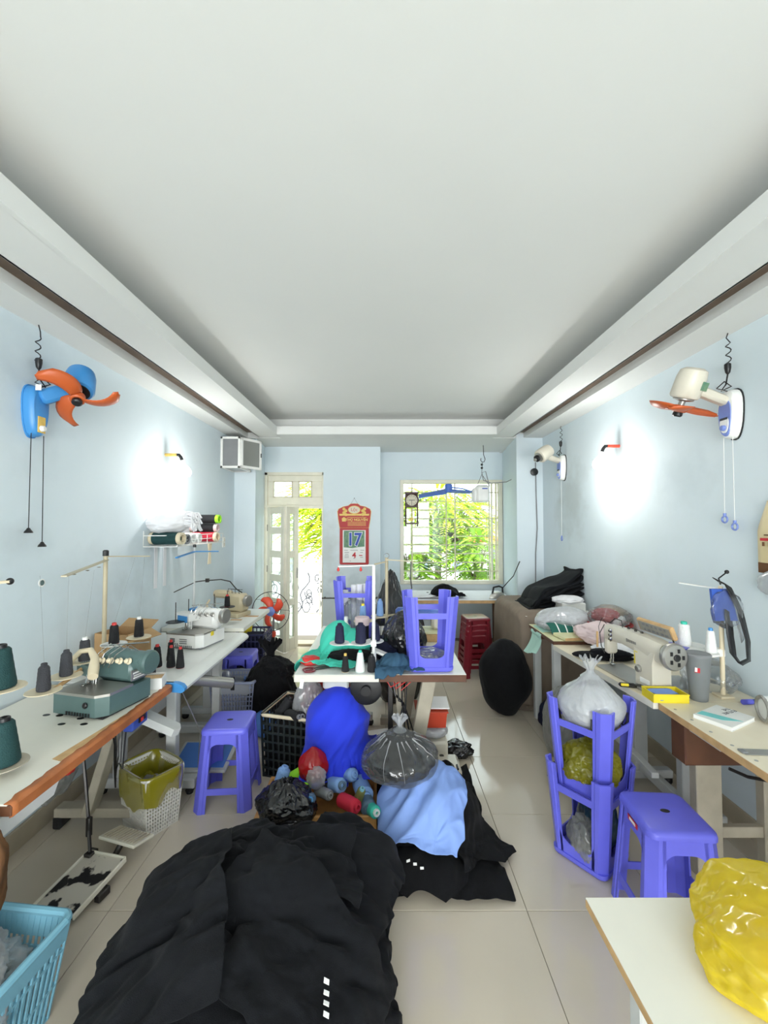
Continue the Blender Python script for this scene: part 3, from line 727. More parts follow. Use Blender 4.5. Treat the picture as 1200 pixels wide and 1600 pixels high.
pd = b.build('pedal', M['greypaint'], t); MB(TR(-1.17, 2.78, .143) @ RX(math.radians(14))).box((0, 0, 0), (.32, .21, .006), .003).build('pad', M['skyblue'], pd)
# far left bench
t = thing('sewing_bench', 'cream sewing bench at the far end of the left wall with raised tip', 'table')
slab(t, -1.85, -1.165, 3.51, 4.3, .785, .035, M['lam2'], M['lam'])
for y in (3.62, 4.15): tleg(t, -1.75, -1.25, y, .75, M['greypaint'])
b = MB().box((-1.25, 3.95, .7855), (.15, .05, .002)).box((-1.33, 3.8, .7855), (.1, .04, .002)); b.build('worn_patch', M['cardboard'], t)

# middle pair of tables, seen from their short ends
t = thing('sewing_table', 'white ended sewing table with dark drive wheel below, left one of the middle pair', 'table')
slab(t, -.535, -.03, 2.52, 3.72, Z, .045, M['lam2'], M['lam'])
for y in (2.75, 3.5): tleg(t, -.5, -.06, y, Z-.03, M['greypaint'], w=.09, d=.06)
MB().lathe([(.0, -.02), (.07, -.02), (.095, -.015), (.1, 0), (.095, .015), (.07, .02), (0, .02)], 28, TR(-.11, 2.62, Z-.12) @ RX(PI/2)).lathe([(.02, -.04), (.03, -.03), (.03, .05)], 14, TR(-.11, 2.62, Z-.12) @ RX(PI/2)).build('drive_wheel', M['black'], t, SM)
MB().box((-.30, 2.70, Z-.09), (.16, .14, .08), .01).build('motor_box', M['greypaint'], t)
t = thing('sewing_table', 'brown edged sewing table on slanted legs, right one of the middle pair', 'table')
slab(t, -.025, .49, 2.52, 3.72, Z, .045, M['lam'], M['brownwood'])
for y in (2.68, 3.45):
    b = MB(); b.bar((.17, y, .09), (.29, y, Z-.06), .085, .05, .004); b.build('leg', M['steelpaint'], t)
    b = MB(); b.bar((.13, y, .09), (.09, y, Z-.06), .05, .04, .004); b.build('leg', M['steelpaint'], t)
    MB().box((.2, y, Z-.065), (.42, .05, .04), .004).build('bracket', M['steelpaint'], t); MB().box((.2, y, .06), (.46, .07, .06), .006).build('foot', M['steelpaint'], t)
MB().box((.04, 2.62, Z-.22), (.03, .03, .32), .003).build('belt_guard', M['darksteel'], t)
b = MB()
for k in range(5): b.tube([(.02+.03*k, 2.6, Z-.05), (.05+.02*k, 2.58, Z-.12-.03*k), (.12, 2.6, Z-.2), (.07+.03*k, 2.6, Z-.4), (.1+.01*k, 2.62, Z-.62)], .0045, 5)
b.build('cable', M['black'], t)
b = MB()
for k in range(3): b.tube([(.0+.05*k, 2.535, Z-.02), (.04+.03*k, 2.51, Z-.07-.01*k), (.12+.03*k, 2.53, Z-.03)], .003, 5)
b.build('wire_loop', M['red'], t)

# right benches
t = thing('sewing_bench', 'pale birch bench with raw board front edge at the right, nearest the camera', 'table')
Y0, Y1 = 1.12, 2.13
MB().box((1.64, (Y0+Y1)/2, Z-.019), (.53, Y1-Y0, .032), .002).build('tabletop', M['chip'], t)
MB().box((1.64, (Y0+Y1)/2, Z-.0015), (.529, Y1-Y0-.001, .003), .001).build('surface', M['lamwood'], t)
for k in range(8): MB().lathe([(.007, 0), (.006, .0015)], 8, TR(1.405, 2.05-.11*k, Z)).build('screw', M['greymetal'], t)
for x, y, w in ((1.52, 1.46, .05), (1.8, 1.46, .05), (1.52, 2.02, .12), (1.8, 2.02, .05)):
    MB().box((x, y, (Z-.04)/2), (w, .05, Z-.04), .004).build('leg', M['steelpaint'], t)
for y in (1.46, 2.02): MB().box((1.66, y, .2), (.3, .03, .05), .003).build('stretcher', M['steelpaint'], t)
MB().box((1.55, 2.03, Z-.13), (.3, .1, .2), .006).build('motor_housing', M['brownwood'], t)
MB().box((1.44, 1.9, Z-.055), (.04, .2, .03), .004).build('switch_box', M['greypaint'], t)
b = MB(); b.tube([(1.6, 1.98, Z-.24), (1.66, 1.95, Z-.26), (1.72, 1.9, Z-.25), (1.75, 1.86, Z-.2)], .008, 6); b.tube([(1.75, 1.86, Z-.22), (1.79, 1.84, .42), (1.77, 1.84, .28), (1.71, 1.86, .16), (1.76, 1.9, .03)], .007, 6); b.build('cable', M['black'], t)
MB().tube([(1.62, 2.1, .03), (1.7, 1.9, .008), (1.78, 1.65, .008)], .007, 6).build('cable', M['black'], t)
t = thing('sewing_bench', 'pale birch bench under the lockstitch machine by the right wall', 'table')
MB().prism([(1.352, 2.135), (1.905, 2.135), (1.905, 3.14), (1.254, 3.14)], Z-.035, Z-.003).build('tabletop', M['lam'], t)
MB().prism([(1.353, 2.136), (1.904, 2.136), (1.904, 3.139), (1.255, 3.139)], Z-.003, Z).build('surface', M['lamwood'], t)
for y in (2.3, 2.72): tleg(t, 1.4, 1.86, y, Z-.02, M['greypaint'], w=.08, d=.05)
MB().box((1.63, 2.51, .12), (.04, .40, .06), .004).build('stretcher', M['greypaint'], t)
MB().bar((1.45, 2.28, .30), (1.48, 2.74, .30), .04, .03, .003).build('stretcher', M['greypaint'], t)
t = thing('work_table', 'old table with a greenish board top stacked with bagged cloth', 'table')
slab(t, 1.262, 1.9, 3.15, 3.68, .775, .03, M['zinc'], M['brownwood'])
for x, y in ((1.31, 3.62), (1.85, 3.62), (1.31, 3.22), (1.85, 3.22)): MB().box((x, y, .375), (.055, .05, .75), .004).build('leg', M['greypaint'], t)
MB().box((1.58, 3.62, .7), (.5, .03, .07), .003).build('apron', M['brownwood'], t)
t = thing('board_panel', 'loose greenish board lying on the cluttered right table', 'board', (1.50, 3.24, .777), math.radians(8))
MB().box((0, 0, .012), (.34, .17, .022), .002).build('panel', M['zinc'], t); MB().box((0, -.0855, .012), (.34, .002, .02)).build('edge_strip', M['chip'], t)
t = thing('cutting_table', 'low table hidden under a taupe cloth by the right wall', 'table')
slab(t, 1.31, 1.9, 3.90, 4.84, .795, .03, M['lam'], M['brownwood'])
for x, y in ((1.33, 4.8), (1.85, 4.8), (1.33, 3.92), (1.85, 3.92)): MB().box((x, y, .385), (.05, .05, .77), .004).build('leg', M['greypaint'], t)
t = thing('ironing_table', 'white padded ironing table under the window', 'table')
slab(t, -.02, 1.62, 5.2, 5.98, .71, .04, M['whitecloth'], M['chip'])
for x, y in ((.05, 5.27), (1.55, 5.27), (.05, 5.9), (1.55, 5.9)): MB().box((x, y, .335), (.06, .06, .67), .004).build('leg', M['brownwood'], t)
MB().box((.77, 5.9, .62), (1.4, .03, .08), .003).build('apron', M['brownwood'], t)
# near white table corner
t = thing('white_table', 'plain white table corner with beige board edge, nearest the camera', 'table')
slab(t, .508, 1.35, .2, 1.088, .70, .024, M['lam'], M['chip'])
for x, y in ((.6, 1.0), (1.25, 1.0), (.6, .3), (1.25, .3)): MB().box((x, y, .338), (.045, .045, .676), .004).build('leg', M['greypaint'], t)

# ------------------------------------------------------------------ spools and thread stands
def spool(label, tm, loc, r=.03, r2=.02, h=.11, tip=None, group=None, flip=False, rot=None, name='thread_cone'):
    t = thing(name, label, 'spool', loc, 0, group, rot)
    prof = [(r*.92, 0), (r, .006), (r*.98, .012)]; n = 9
    for k in range(n+1):
        f = k/n; prof.append((r+(r2-r)*f+(.0006 if k % 2 else 0), .012+(h-.02)*f))
    prof += [(r2*.8, h)]
    MB().lathe(prof, 20).build('thread', tm, t, smooth=.9)
    tm2 = M[tip] if tip else M['cream']
    MB().lathe([(r2*.62, h-.002), (r2*.58, h+.012), (r2*.5, h+.014), (r2*.3, h+.014), (r2*.28, h-.002)], 16).build('core', tm2, t, smooth=.7)
    MB().lathe([(r*.9, -.0005), (r*.95, .001), (r*.93, .003)], 16).build('base_rim', tm2, t, smooth=.7)
    return t
def disc(b, c, r=.062, th=.006): b.lathe([(r*.2, 0), (r*.9, 0), (r, th*.5), (r*.98, th), (r*.15, th*.7)], 26, TR(*c)); return b
GS = 'charcoal cones on the old overlocker stand'
t = thing('thread_stand', 'old cream thread stand with two arms rising above the green overlocker', 'thread stand')
px, py = -1.655, 2.5
MB().cyl((px, py, Z), (px, py, 1.46), .012).build('pole', M['beige'], t, SM)
MB().lathe([(.016, 0), (.016, .03), (.01, .035)], 12, TR(px, py, 1.455)).build('cap', M['black'], t)
MB().lathe([(.045, 0), (.045, .01), (.018, .02), (.018, .05)], 16, TR(px, py, Z)).build('base', M['darksteel'], t, SM)
b = MB(); b.bar((px, py+.01, 1.43), (-1.46, 1.92, 1.405), .024, .006); b.build('guide_arm', M['beige'], t)
b = MB(); b.bar((px, py, 1.452), (-1.52, 2.72, 1.437), .024, .006); b.build('guide_arm', M['beige'], t)
for k in range(3):
    f = .2+.3*k; MB().ring(.008, .002, 12, 5, TR(px+(.195)*f, py-.58*f, 1.40)).build('eyelet', M['steel'], t)
pts = [(-1.50, 1.87), (-1.50, 2.0), (-1.52, 2.15), (-1.545, 2.42), (-1.49, 2.57)]
zz = [.905, .925, .945, .955, .955]
b = MB(); b.tube([(x+.02, y, z-.008) for (x, y), z in zip(pts, zz)], .009, 6); b.tube([(px, py, .92), (-1.56, 2.36, .94)], .008, 6); b.build('spool_rail', M['chip'], t, SM)
for k, ((x, y), z) in enumerate(zip(pts, zz)):
    d = disc(MB(), (x, y, z), .068).build('spool_disc', M['cream' if k != 3 else 'white'], t, SM)
    spool(['grey cone first on the old overlocker stand, nearest the camera', 'charcoal cone second from the near end of the overlocker stand', 'charcoal cone third on the stand, just left of the cream pole', 'charcoal cone right of the cream pole with a red thread tip', 'charcoal cone at the far end of the old overlocker stand'][k], M['thread_grey' if k < 3 else 'thread_black'], (x, y, z+.006), .027, .021, .105, ['thread_grey', 'thread_grey', 'white', 'red', 'white'][k], GS)
for k, ((x, y), z) in enumerate(zip(pts, zz)): 
    a = (px+.195*(.2+.2*k), py-.58*(.9-.22*k), 1.40) if k < 3 else (-1.6+.03*k, 2.5+.05*(k-2), 1.44); MB().tube([(x, y, z+.12), a], .0006, 3).build('thread_strand', M['grey'], t)
# stand at the left frame edge with two big dark green cones
t = thing('thread_stand', 'thread stand cut by the photo edge, holding big dark green cones', 'thread stand')
MB().cyl((-1.62, 1.56, Z), (-1.62, 1.56, 1.43), .012).build('pole', M['beige'], t, SM)
MB().bar((-1.62, 1.5, 1.41), (-1.51, 1.7, 1.412), .024, .01).build('guide_arm', M['cream'], t); MB().ball((-1.51, 1.7, 1.412), .014).build('cap', M['black'], t, SM)
disc(MB(), (-1.52, 1.68, .99), .085).build('spool_disc', M['cream'], t, SM)
disc(MB(), (-1.365, 1.53, Z+.028), .075).build('spool_disc', M['steelpaint'], t, SM)
b = MB(); b.bar((-1.62, 1.56, .975), (-1.5, 1.7, .98), .03, .014); b.bar((-1.62, 1.56, Z+.012), (-1.36, 1.53, Z+.012), .03, .02); b.build('spool_rail', M['steelpaint'], t)
spool('big dark green cone high at the left edge on its disc', M['thread_green'], (-1.52, 1.68, .997), .052, .032, .155, 'black', 'big dark green cones')
spool('big dark green cone low on the worn bench corner', M['thread_green'], (-1.365, 1.53, Z+.035), .05, .03, .15, 'black', 'big dark green cones')
# loose cones on the left benches
GL = 'loose cones on the left bench'
for k, (x, y, tm, tip, r, h, lab) in enumerate((
    (-1.47, 2.545, 'thread_black', 'red', .026, .125, 'black cone with red tip at the left of the loose group on the bench'),
    (-1.39, 2.52, 'thread_grey', 'grey', .031, .115, 'grey blunt cone at the front of the loose group on the bench'),
    (-1.425, 2.66, 'thread_black', 'red', .03, .125, 'black cone with red tip behind the grey blunt cone'),
    (-1.40, 2.78, 'thread_black', 'red', .026, .12, 'black cone with red tip farthest back in the loose group'),
    (-1.335, 2.655, 'thread_black', 'red', .026, .12, 'black cone with red tip second from the right end of the loose group'),
    (-1.27, 2.64, 'thread_black', 'red', .025, .115, 'black cone with red rims standing apart at the right of the group'))):
    spool(lab, M[tm], (x, y, Z), r, r*.62, h, tip, GL)
t = thing('carton_box', 'open brown carton standing against the left wall behind the cones', 'box', (-1.70, 2.76, Z), math.radians(-12))
b = MB()
for x, y, w, d in ((0, -.1, .24, .004), (0, .1, .24, .004), (-.12, 0, .004, .2), (.12, 0, .004, .2)): b.box((x, y, .1), (w, d, .2))
b.box((0, 0, .003), (.24, .2, .004)); b.build('body', M['cardboard'], t); MB(TR(.12, 0, .2) @ RY(math.radians(25))).box((.045, 0, 0), (.09, .2, .004)).build('flap', M['cardboard'], t)
MB(TR(0, .1, .2) @ RX(math.radians(30))).box((0, .04, 0), (.24, .08, .004)).build('flap', M['cardboard'], t)
t = thing('small_carton', 'low white carton open on top beside the green overlocker', 'box', (-1.275, 2.33, Z), math.radians(15))
b = MB()
for x, y, w, d in ((0, -.05, .12, .003), (0, .05, .12, .003), (-.06, 0, .003, .1), (.06, 0, .003, .1)): b.box((x, y, .03), (w, d, .06))
b.build('body', M['paper'], t); MB().box((0, 0, .045), (.112, .092, .01)).build('contents', M['chip'], t)

# ------------------------------------------------------------------ sewing machines
def overlocker(label, body, top, loc, rz, old=True):
    t = thing('overlock_machine', label, 'sewing machine', loc, rz)
    # local: front (cloth plate) towards -x/-y corner, long side along y
    b = MB(); b.prism([(-.14, -.15), (.10, -.15), (.14, -.11), (.14, .13), (-.14, .13)], .012, .10); bb = b.build('bed', body, t)
    MB().prism([(-.142, -.153), (.10, -.153), (.143, -.112), (.143, .02), (-.142, .02)], .10, .112).build('cloth_plate', M['greymetal'], t)
    b = MB().box((0, 0, .006), (.26, .27, .012), .003)
    for k in range(9): b.box((-.06+k*.016, -.152, .02), (.008, .004, .016))
    b.build('vent_base', M['black'] if old else M['grey'], t)
    b = MB().box((.02, .085, .165), (.24, .13, .13), .03); b.cyl((-.05, .08, .2), (.16, .08, .2), .06, .05); b.build('head', top, t, SM)
    MB().lathe([(0, -.02), (.05, -.02), (.058, -.012), (.058, .012), (.05, .02), (0, .02)], 22, TR(.175, .08, .2) @ RY(PI/2)).build('handwheel', body if old else M['greymetal'], t, SM)
    b = MB(); b.prism([(-.15, -.03), (-.02, -.06), (.0, .02), (-.13, .04)], .15, .20); b.build('looper_cover', top, t, SM)
    b = MB(); b.bar((-.06, -.03, .2), (-.06, -.05, .115), .016, .02, .003); b.box((-.06, -.055, .118), (.02, .05, .008), .002); b.cyl((-.03, -.02, .2), (-.03, -.03, .112), .005); b.cyl((-.045, -.02, .2), (-.045, -.03, .112), .003); b.build('presser_foot', M['steel'], t, SM)
    for k in range(4):
        MB().lathe([(.004, 0), (.014, .002), (.016, .006), (.008, .012), (.008, .02), (.012, .024), (.004, .034)], 14, TR(-.02+k*.045, .0+.008*k, .215) @ RX(PI/2.6)).build('tension_dial', M['cream'] if old else M['greymetal'], t, SM)
    b = MB()
    for k in range(4): b.tube([(-.02+k*.045, .08, .25), (-.03+k*.04, .05, .285), (-.05+k*.035, .0, .25), (-.06+k*.03, -.02, .19)], .0022, 5)
    b.tube([(-.09, .05, .27), (.14, .12, .285)], .004, 6); b.build('thread_guide', M['steel'], t)
    return t
oc = overlocker('grey green old overlock machine with a cream hose on the worn bench', M['green'], M['green'], (-1.375, 2.10, Z), math.radians(-14))
MB().tube([(-.17, -.06, .16), (-.18, -.04, .21), (-.15, -.01, .255), (-.10, .0, .262), (-.04, -.03, .235), (.0, -.07, .20), (.03, -.1, .175)], [.012, .013, .013, .014, .018, .024, .022], 10).build('suction_hose', M['cream'], oc, SM)
MB().lathe([(.014, 0), (.014, .004), (.009, .008)], 14, TR(.05, -.154, .065) @ RX(PI/2)).build('oil_window', M['black'], oc)
MB().box((.1435, .05, .15), (.003, .09, .05)).build('name_plate', M['greymetal'], oc)
MB().box((.146, .05, .16), (.002, .07, .006)).box((.146, .05, .147), (.002, .06, .005)).box((.146, .05, .136), (.002, .065, .005)).build('lettering', M['paper'], oc)
on = overlocker('new white overlock machine with blue trimmed head on the grey bench', M['white'], M['white'], (-1.40, 3.17, Z), math.radians(-14), False)
for o in on.children:
    if o.name.startswith('looper_cover'): o.scale = (1.15, 1.1, 1.15)
MB().box((-.03, .1, .235), (.2, .09, .02), .009).build('top_stripe', M['fanblue'], on, SM)
MB().prism([(-.13, -.055), (-.03, -.08), (-.03, -.074), (-.13, -.047)], .17, .215).build('blue_trim', M['fanblue'], on)
b = MB().box((-.09, -.1515, .06), (.04, .002, .03)).box((.0, -.1515, .07), (.06, .002, .006)).box((.0, -.1515, .056), (.06, .002, .006)).box((.0, -.1515, .042), (.06, .002, .006)); b.build('printed_label', M['grey'], on)
MB().box((.1435, -.02, .09), (.003, .03, .03)).build('tag', M['yellow'], on)
for k in range(5): MB().lathe([(.006, 0), (.006, .002)], 8, TR(-.12+.018*k, -.151, .035) @ RX(PI/2)).build('button', M['grey'], on)
t = thing('flatlock_machine', 'beige old sewing machine with a curved guide at the far left bench', 'sewing machine', (-1.47, 3.98, .785), math.radians(-20))
MB().box((0, .02, .02), (.34, .2, .04), .006).build('bed', M['beige'], t)
MB().box((.06, .05, .12), (.2, .13, .17), .025).build('head', M['beige'], t, SM)
MB().box((-.1, .05, .19), (.2, .09, .07), .02).build('arm', M['beige'], t, SM)
MB().lathe([(0, -.02), (.05, -.018), (.055, 0), (.05, .018), (0, .02)], 20, TR(.18, .05, .14) @ RY(PI/2)).build('handwheel', M['greymetal'], t, SM)
b = MB().cyl((-.18, .03, .19), (-.18, .03, .05), .006); b.box((-.18, .02, .048), (.02, .04, .008)); b.build('presser_foot', M['steel'], t)
MB().tube([(-.2, -.02, .14), (-.21, -.05, .1), (-.16, -.09, .07), (-.08, -.1, .06), (0, -.09, .055)], [.008, .01, .012, .014, .012], 8).build('suction_hose', M['cream'], t, SM)
b = MB()
for k in range(4): b.tube([(-.02+k*.04, .03, .2), (-.01+k*.04, .01, .25), (.03+k*.03, .05, .24)], .003, 5)
b.build('thread_guide', M['darksteel'], t)
# blue armed stand behind the white overlocker
t = thing('thread_stand', 'slim thread stand with blue cross arms under the wire shelf', 'thread stand')
px, py = -1.56, 3.46
MB().cyl((px, py, Z), (px, py, 1.46), .009).build('pole', M['greypaint'], t, SM)
MB().lathe([(.013, 0), (.013, .02), (.007, .025)], 12, TR(px, py, 1.455)).build('cap', M['black'], t)
for p in ((-1.545, 3.13, 1.395), (-1.47, 3.72, 1.405)):
    MB().bar((px, py, 1.42), p, .022, .01, .002).build('guide_arm', M['fanblue'], t)
b = MB().tube([(px, py, 1.17), (-1.5, 3.5, 1.175), (-1.4, 3.62, 1.17), (-1.36, 3.72, 1.14), (-1.33, 3.8, 1.06), (-1.3, 3.86, 1.02)], .005, 6).tube([(px, py, 1.165), (-1.62, 3.25, 1.12)], .004, 5).box((-1.48, 3.53, 1.175), (.025, .025, .03)); b.build('cable_arm', M['darksteel'], t)
for k, (x, y) in enumerate(((-1.53, 3.1), (-1.5, 3.24), (-1.40, 3.48), (-1.36, 3.66))):
    d = disc(MB(), (x, y, .925), .065).build('spool_disc', M['black'], t, SM); MB().cyl((x, y, .925), (x, y, 1.07), .0035, n=6).build('spike', M['darksteel'], d)
MB().tube([(-1.53, 3.1, .92), (-1.5, 3.24, .92), (px, py, .92), (-1.40, 3.48, .92), (-1.36, 3.66, .92)], .006, 6).build('spool_rail', M['darksteel'], t)
spool('black cone with red tip on the far black disc by the beige machine', M['thread_black'], (-1.36, 3.66, .932), .024, .02, .09, 'red')
# lockstitch machine on the right bench
t = thing('lockstitch_machine', 'beige industrial lockstitch machine with grey handwheel on the right bench', 'sewing machine', (1.455, 2.40, Z), math.radians(6))
MB().box((0, .03, .006), (.18, .50, .012), .003).build('bed', M['greymetal'], t)
b = MB()
b.loft([[(x, y, z) for x, y in ((-.055, -.155), (.055, -.155), (.055, -.03), (-.055, -.03))] if z < .2 else [(x, y, z) for x, y in ((-.05, -.165), (.05, -.165), (.05, -.01), (-.05, -.01))] for z in (.012, .08, .15, .21)])
b.build('column', M['offwhite'], t, SM)
ar = []
for y, zl, zh, w in ((-.2, .165, .265, .045), (-.12, .165, .275, .052), (.0, .175, .275, .05), (.12, .185, .27, .044), (.2, .175, .265, .04), (.27, .16, .262, .038)):
    ar.append([(w, y, zl+.02), (w*.7, y, zl), (-w*.7, y, zl), (-w, y, zl+.02), (-w, y, zh-.02), (-w*.7, y, zh), (w*.7, y, zh), (w, y, zh-.02)])
MB().loft(ar).build('arm', M['offwhite'], t, SM)
MB().box((0, .262, .17), (.07, .045, .17), .012).build('head', M['offwhite'], t, SM)
MB().box((0, .286, .18), (.06, .006, .13), .003).build('face_plate', M['greymetal'], t)
b = MB().cyl((0, .265, .09), (0, .265, .04), .005).cyl((.015, .265, .09), (.015, .265, .03), .004); b.box((0, .255, .022), (.02, .045, .008), .002).box((0, .265, .035), (.01, .01, .03)); b.build('presser_foot', M['steel'], t)
MB().lathe([(0, -.02), (.045, -.02), (.066, -.015), (.07, -.005), (.07, .01), (.062, .02), (.03, .024), (0, .024)], 30, TR(0, -.235, .215) @ RX(PI/2)).build('handwheel', M['greymetal'], t, SM)
b = MB(TR(0, -.2595, .215) @ RX(PI/2)); b.lathe([(.018, 0), (.018, .004), (.012, .006)], 16)
for k in range(5):
    a = k*2*PI/5; b.box((.036*math.cos(a), .036*math.sin(a), .001), (.012, .02, .003), 0, None)
b.build('wheel_slots', M['black'], t)
MB().lathe([(.02, 0), (.02, .012), (.014, .018)], 18, TR(-.055, -.06, .10) @ RY(-PI/2)).build('stitch_dial', M['greymetal'], t, SM)
MB().box((-.0515, -.03, .15), (.002, .028, .07)).build('warning_label', M['yellow'], t); MB().box((-.0555, -.1, .045), (.002, .07, .025)).build('spec_plate', M['paper'], t)
b = MB()
for k in range(6): b.box((-.0508, .045-.014*k, .226), (.0016, .009, .015 if k else .02))
b.build('worn_maker_marks', M['greymetal'], t)
b = MB()
b.tube([(0, .15, .27), (.0, .16, .31), (0, .22, .31), (0, .27, .27)], .003, 5); b.tube([(-.03, .28, .26), (-.05, .3, .2), (-.04, .3, .12), (-.03, .28, .08)], .003, 5); b.tube([(-.03, .26, .27), (-.04, .29, .30), (-.05, .31, .24), (-.045, .3, .16)], .002, 5)
for y in (0., .05, .11): b.lathe([(.008, 0), (.008, .008), (.003, .012)], 10, TR(.01, y, .273))
b.tube([(.01, 0, .28), (.0, .05, .29), (.01, .11, .28)], .002, 5); b.build('thread_guide', M['darksteel'], t)
MB().box((-.06, .31, .16), (.012, .012, .1), .003, RX(.0)).build('lifter_lever', M['chip'], t)
for k in range(3): MB().lathe([(.013, 0), (.015, .004), (.006, .008), (.006, .014)], 14, TR(-.042, .2, .24-.025*k) @ RY(-PI/2)).build('tension_dial', M['steel'], t, SM)
pn_ = MB(TR(.05, -.06, .315) @ RZ(math.radians(0)) @ RY(math.radians(-22))); pn_.box((0, 0, 0), (.025, .26, .075), .006); pn_ = pn_.build('display_panel', M['chip'], t)
MB(TR(.05, -.06, .315) @ RY(math.radians(-22))).box((-.0135, 0, .0), (.003, .23, .058)).build('screen', M['greymetal'], pn_)
b = MB(TR(.05, -.06, .315) @ RY(math.radians(-22)))
for r_ in range(2):
    for k in range(6): b.box((-.0158, -.085+.032*k, .014-.03*r_), (.0015, .02 if (k+r_) % 3 else .012, .014))
b.build('keys', M['grey'], pn_)
MB().tube([(.06, -.16, .29), (.07, -.18, .22), (.06, -.19, .14)], .004, 5).build('panel_cable', M['black'], t)
# stand, cones on the right bench
t = thing('thread_stand', 'cream thread stand by the right wall with a blue bag hung on it', 'thread stand')
px, py = 1.757, 2.2
MB().cyl((px, py, Z), (px, py, 1.32), .011).build('pole', M['cream'], t, SM)
MB().box((px, py, Z+.006), (.07, .07, .012), .003).build('base', M['cream'], t)
MB().bar((px, py, 1.305), (1.655, 2.36, 1.315), .02, .006).build('guide_arm', M['white'], t)
b = MB().tube([(px, py, 1.33), (1.78, 2.24, 1.355), (1.84, 2.26, 1.385)], .004, 6); b.ball((1.842, 2.262, 1.387), .011); b.build('hook', M['black'], t)
MB().box((1.745, 2.215, .975), (.05, .05, .04), .004).build('clamp', M['white'], t)
for k, (x, y, m_) in enumerate(((1.60, 2.33, 'stool'), (1.70, 2.34, 'white'), (1.66, 2.20, 'white'))): disc(MB(), (x, y, .965+.002*k), .068, .012).build('spool_disc', M[m_], t, SM)
MB().tube([(1.6, 2.33, .962), (1.7, 2.34, .962), (1.745, 2.215, .962), (1.66, 2.2, .962)], .007, 6).build('spool_rail', M['cream'], t)
GW = 'white cones on the right stand'
spool('white cone with green tip on the right bench stand', M['thread_white'], (1.665, 2.345, .975), .034, .026, .115, 'teal', GW)
spool('white cone with blue tip on the right bench stand', M['thread_white'], (1.70, 2.20, .975), .026, .017, .115, 'fanblue', GW)
# middle stands
t = thing('thread_stand', 'white thread stand at the front of the middle table with red ring guides', 'thread stand')
px, py = -.065, 2.66
MB().cyl((px, py, Z), (px, py, 1.385), .011).build('pole', M['white'], t, SM)
MB().lathe([(.04, 0), (.04, .008), (.016, .014), (.016, .09)], 16, TR(px, py, Z)).build('base', M['white'], t, SM)
MB().bar((px, py, 1.385), (-.285, 2.62, 1.38), .02, .006).build('guide_arm', M['white'], t)
for x in (-.285, -.145): MB().lathe([(.002, -.03), (.008, -.026), (.009, -.015), (.003, -.006), (.003, 0)], 12, TR(x, 2.625+.0*x, 1.379)).build('ring_guide', M['red'], t, SM)
for x in (-.275, -.145): disc(MB(), (x, 2.62, .905), .062).build('spool_disc', M['white'], t, SM)
disc(MB(), (-.06, 2.72, .89), .06).build('spool_disc', M['white'], t, SM)
MB().tube([(-.275, 2.62, .9), (-.145, 2.62, .9), (px, py, .895), (-.06, 2.72, .885)], .007, 6).box((px, py, .895), (.035, .035, .035), .003).build('spool_rail', M['white'], t)
GN = 'navy cones on the middle stand'
spool('navy cone at the left end of the white middle stand', M['thread_navy'], (-.275, 2.62, .911), .031, .024, .105, 'thread_navy', GN)
spool('wider navy cone beside the white pole of the middle stand', M['thread_navy'], (-.145, 2.62, .911), .034, .028, .108, 'thread_navy', GN)
spool('navy cone just behind the white pole of the middle stand', M['thread_navy'], (-.055, 2.725, .896), .031, .024, .1, 'thread_navy', GN)
t = thing('thread_stand', 'tall beige thread stand behind the white one on the middle table', 'thread stand')
px, py = .02, 3.2
MB().cyl((px, py, Z), (px, py, 1.39), .012).build('pole', M['beige'], t, SM)
MB().lathe([(.045, 0), (.045, .01), (.016, .02), (.016, .06)], 16, TR(px, py, Z)).build('base', M['beige'], t, SM)
MB().bar((px, py, 1.375), (.205, 3.2, 1.362), .022, .008).build('guide_arm', M['beige'], t); MB().bar((px, py, 1.36), (-.07, 3.15, 1.345), .022, .008).build('guide_arm', M['beige'], t)
MB().tube([(.205, 3.2, 1.36), (.2, 3.2, 1.25), (.21, 3.2, 1.16), (.2, 3.2, 1.12), (.215, 3.2, 1.06)], .005, 5).build('cable', M['black'], t)
MB().ring(.018, .0025, 16, 5, TR(px, py, 1.405) @ RX(PI/2)).build('eyelet', M['steel'], t)
for x, y, z in ((-.155, 3.1, .93), (-.03, 3.2, .945), (.19, 3.2, .98)): disc(MB(), (x, y, z), .07).build('spool_disc', M['cream'], t, SM)
MB().tube([(-.155, 3.1, .925), (-.03, 3.2, .94), (px, py, .95), (.19, 3.2, .975)], .008, 6).build('spool_rail', M['beige'], t)
GB = 'light blue cones on the beige middle stand'
spool('light blue cone with yellow tip on the beige middle stand', M['thread_sky'], (-.155, 3.1, .937), .026, .02, .11, 'yellow', GB)
spool('light blue cone in the middle of the beige stand', M['thread_sky'], (-.03, 3.2, .952), .027, .02, .112, 'thread_sky', GB)
spool('light blue cone on the right disc next to the upturned stool', M['thread_sky'], (.19, 3.2, .987), .03, .024, .11, 'thread_sky', GB)
spool('black cone with yellow tip at the front edge of the middle table', M['thread_black'], (-.235, 2.575, Z), .023, .015, .095, 'gold', 'cones on the middle table edge')
spool('white cone with green tip at the front edge of the middle table', M['thread_white'], (-.145, 2.575, Z), .030, .017, .115, 'teal', 'cones on the middle table edge')
spool('dark cone beside the white cone at the front edge of the middle table', M['thread_black'], (-.075, 2.575, Z), .027, .021, .09, 'black', 'cones on the middle table edge')
t = thing('thread_tub', 'black jar with pale pink lid behind the navy cones', 'jar', (-.15, 2.9, Z))
MB().lathe([(.04, 0), (.046, .01), (.046, .2), (.04, .21)], 22).build('body', M['black'], t, SM); MB().lathe([(.05, .205), (.051, .215), (.051, .25), (.047, .257), (0, .257)], 22).build('lid', M['pinkcloth'], t, SM)
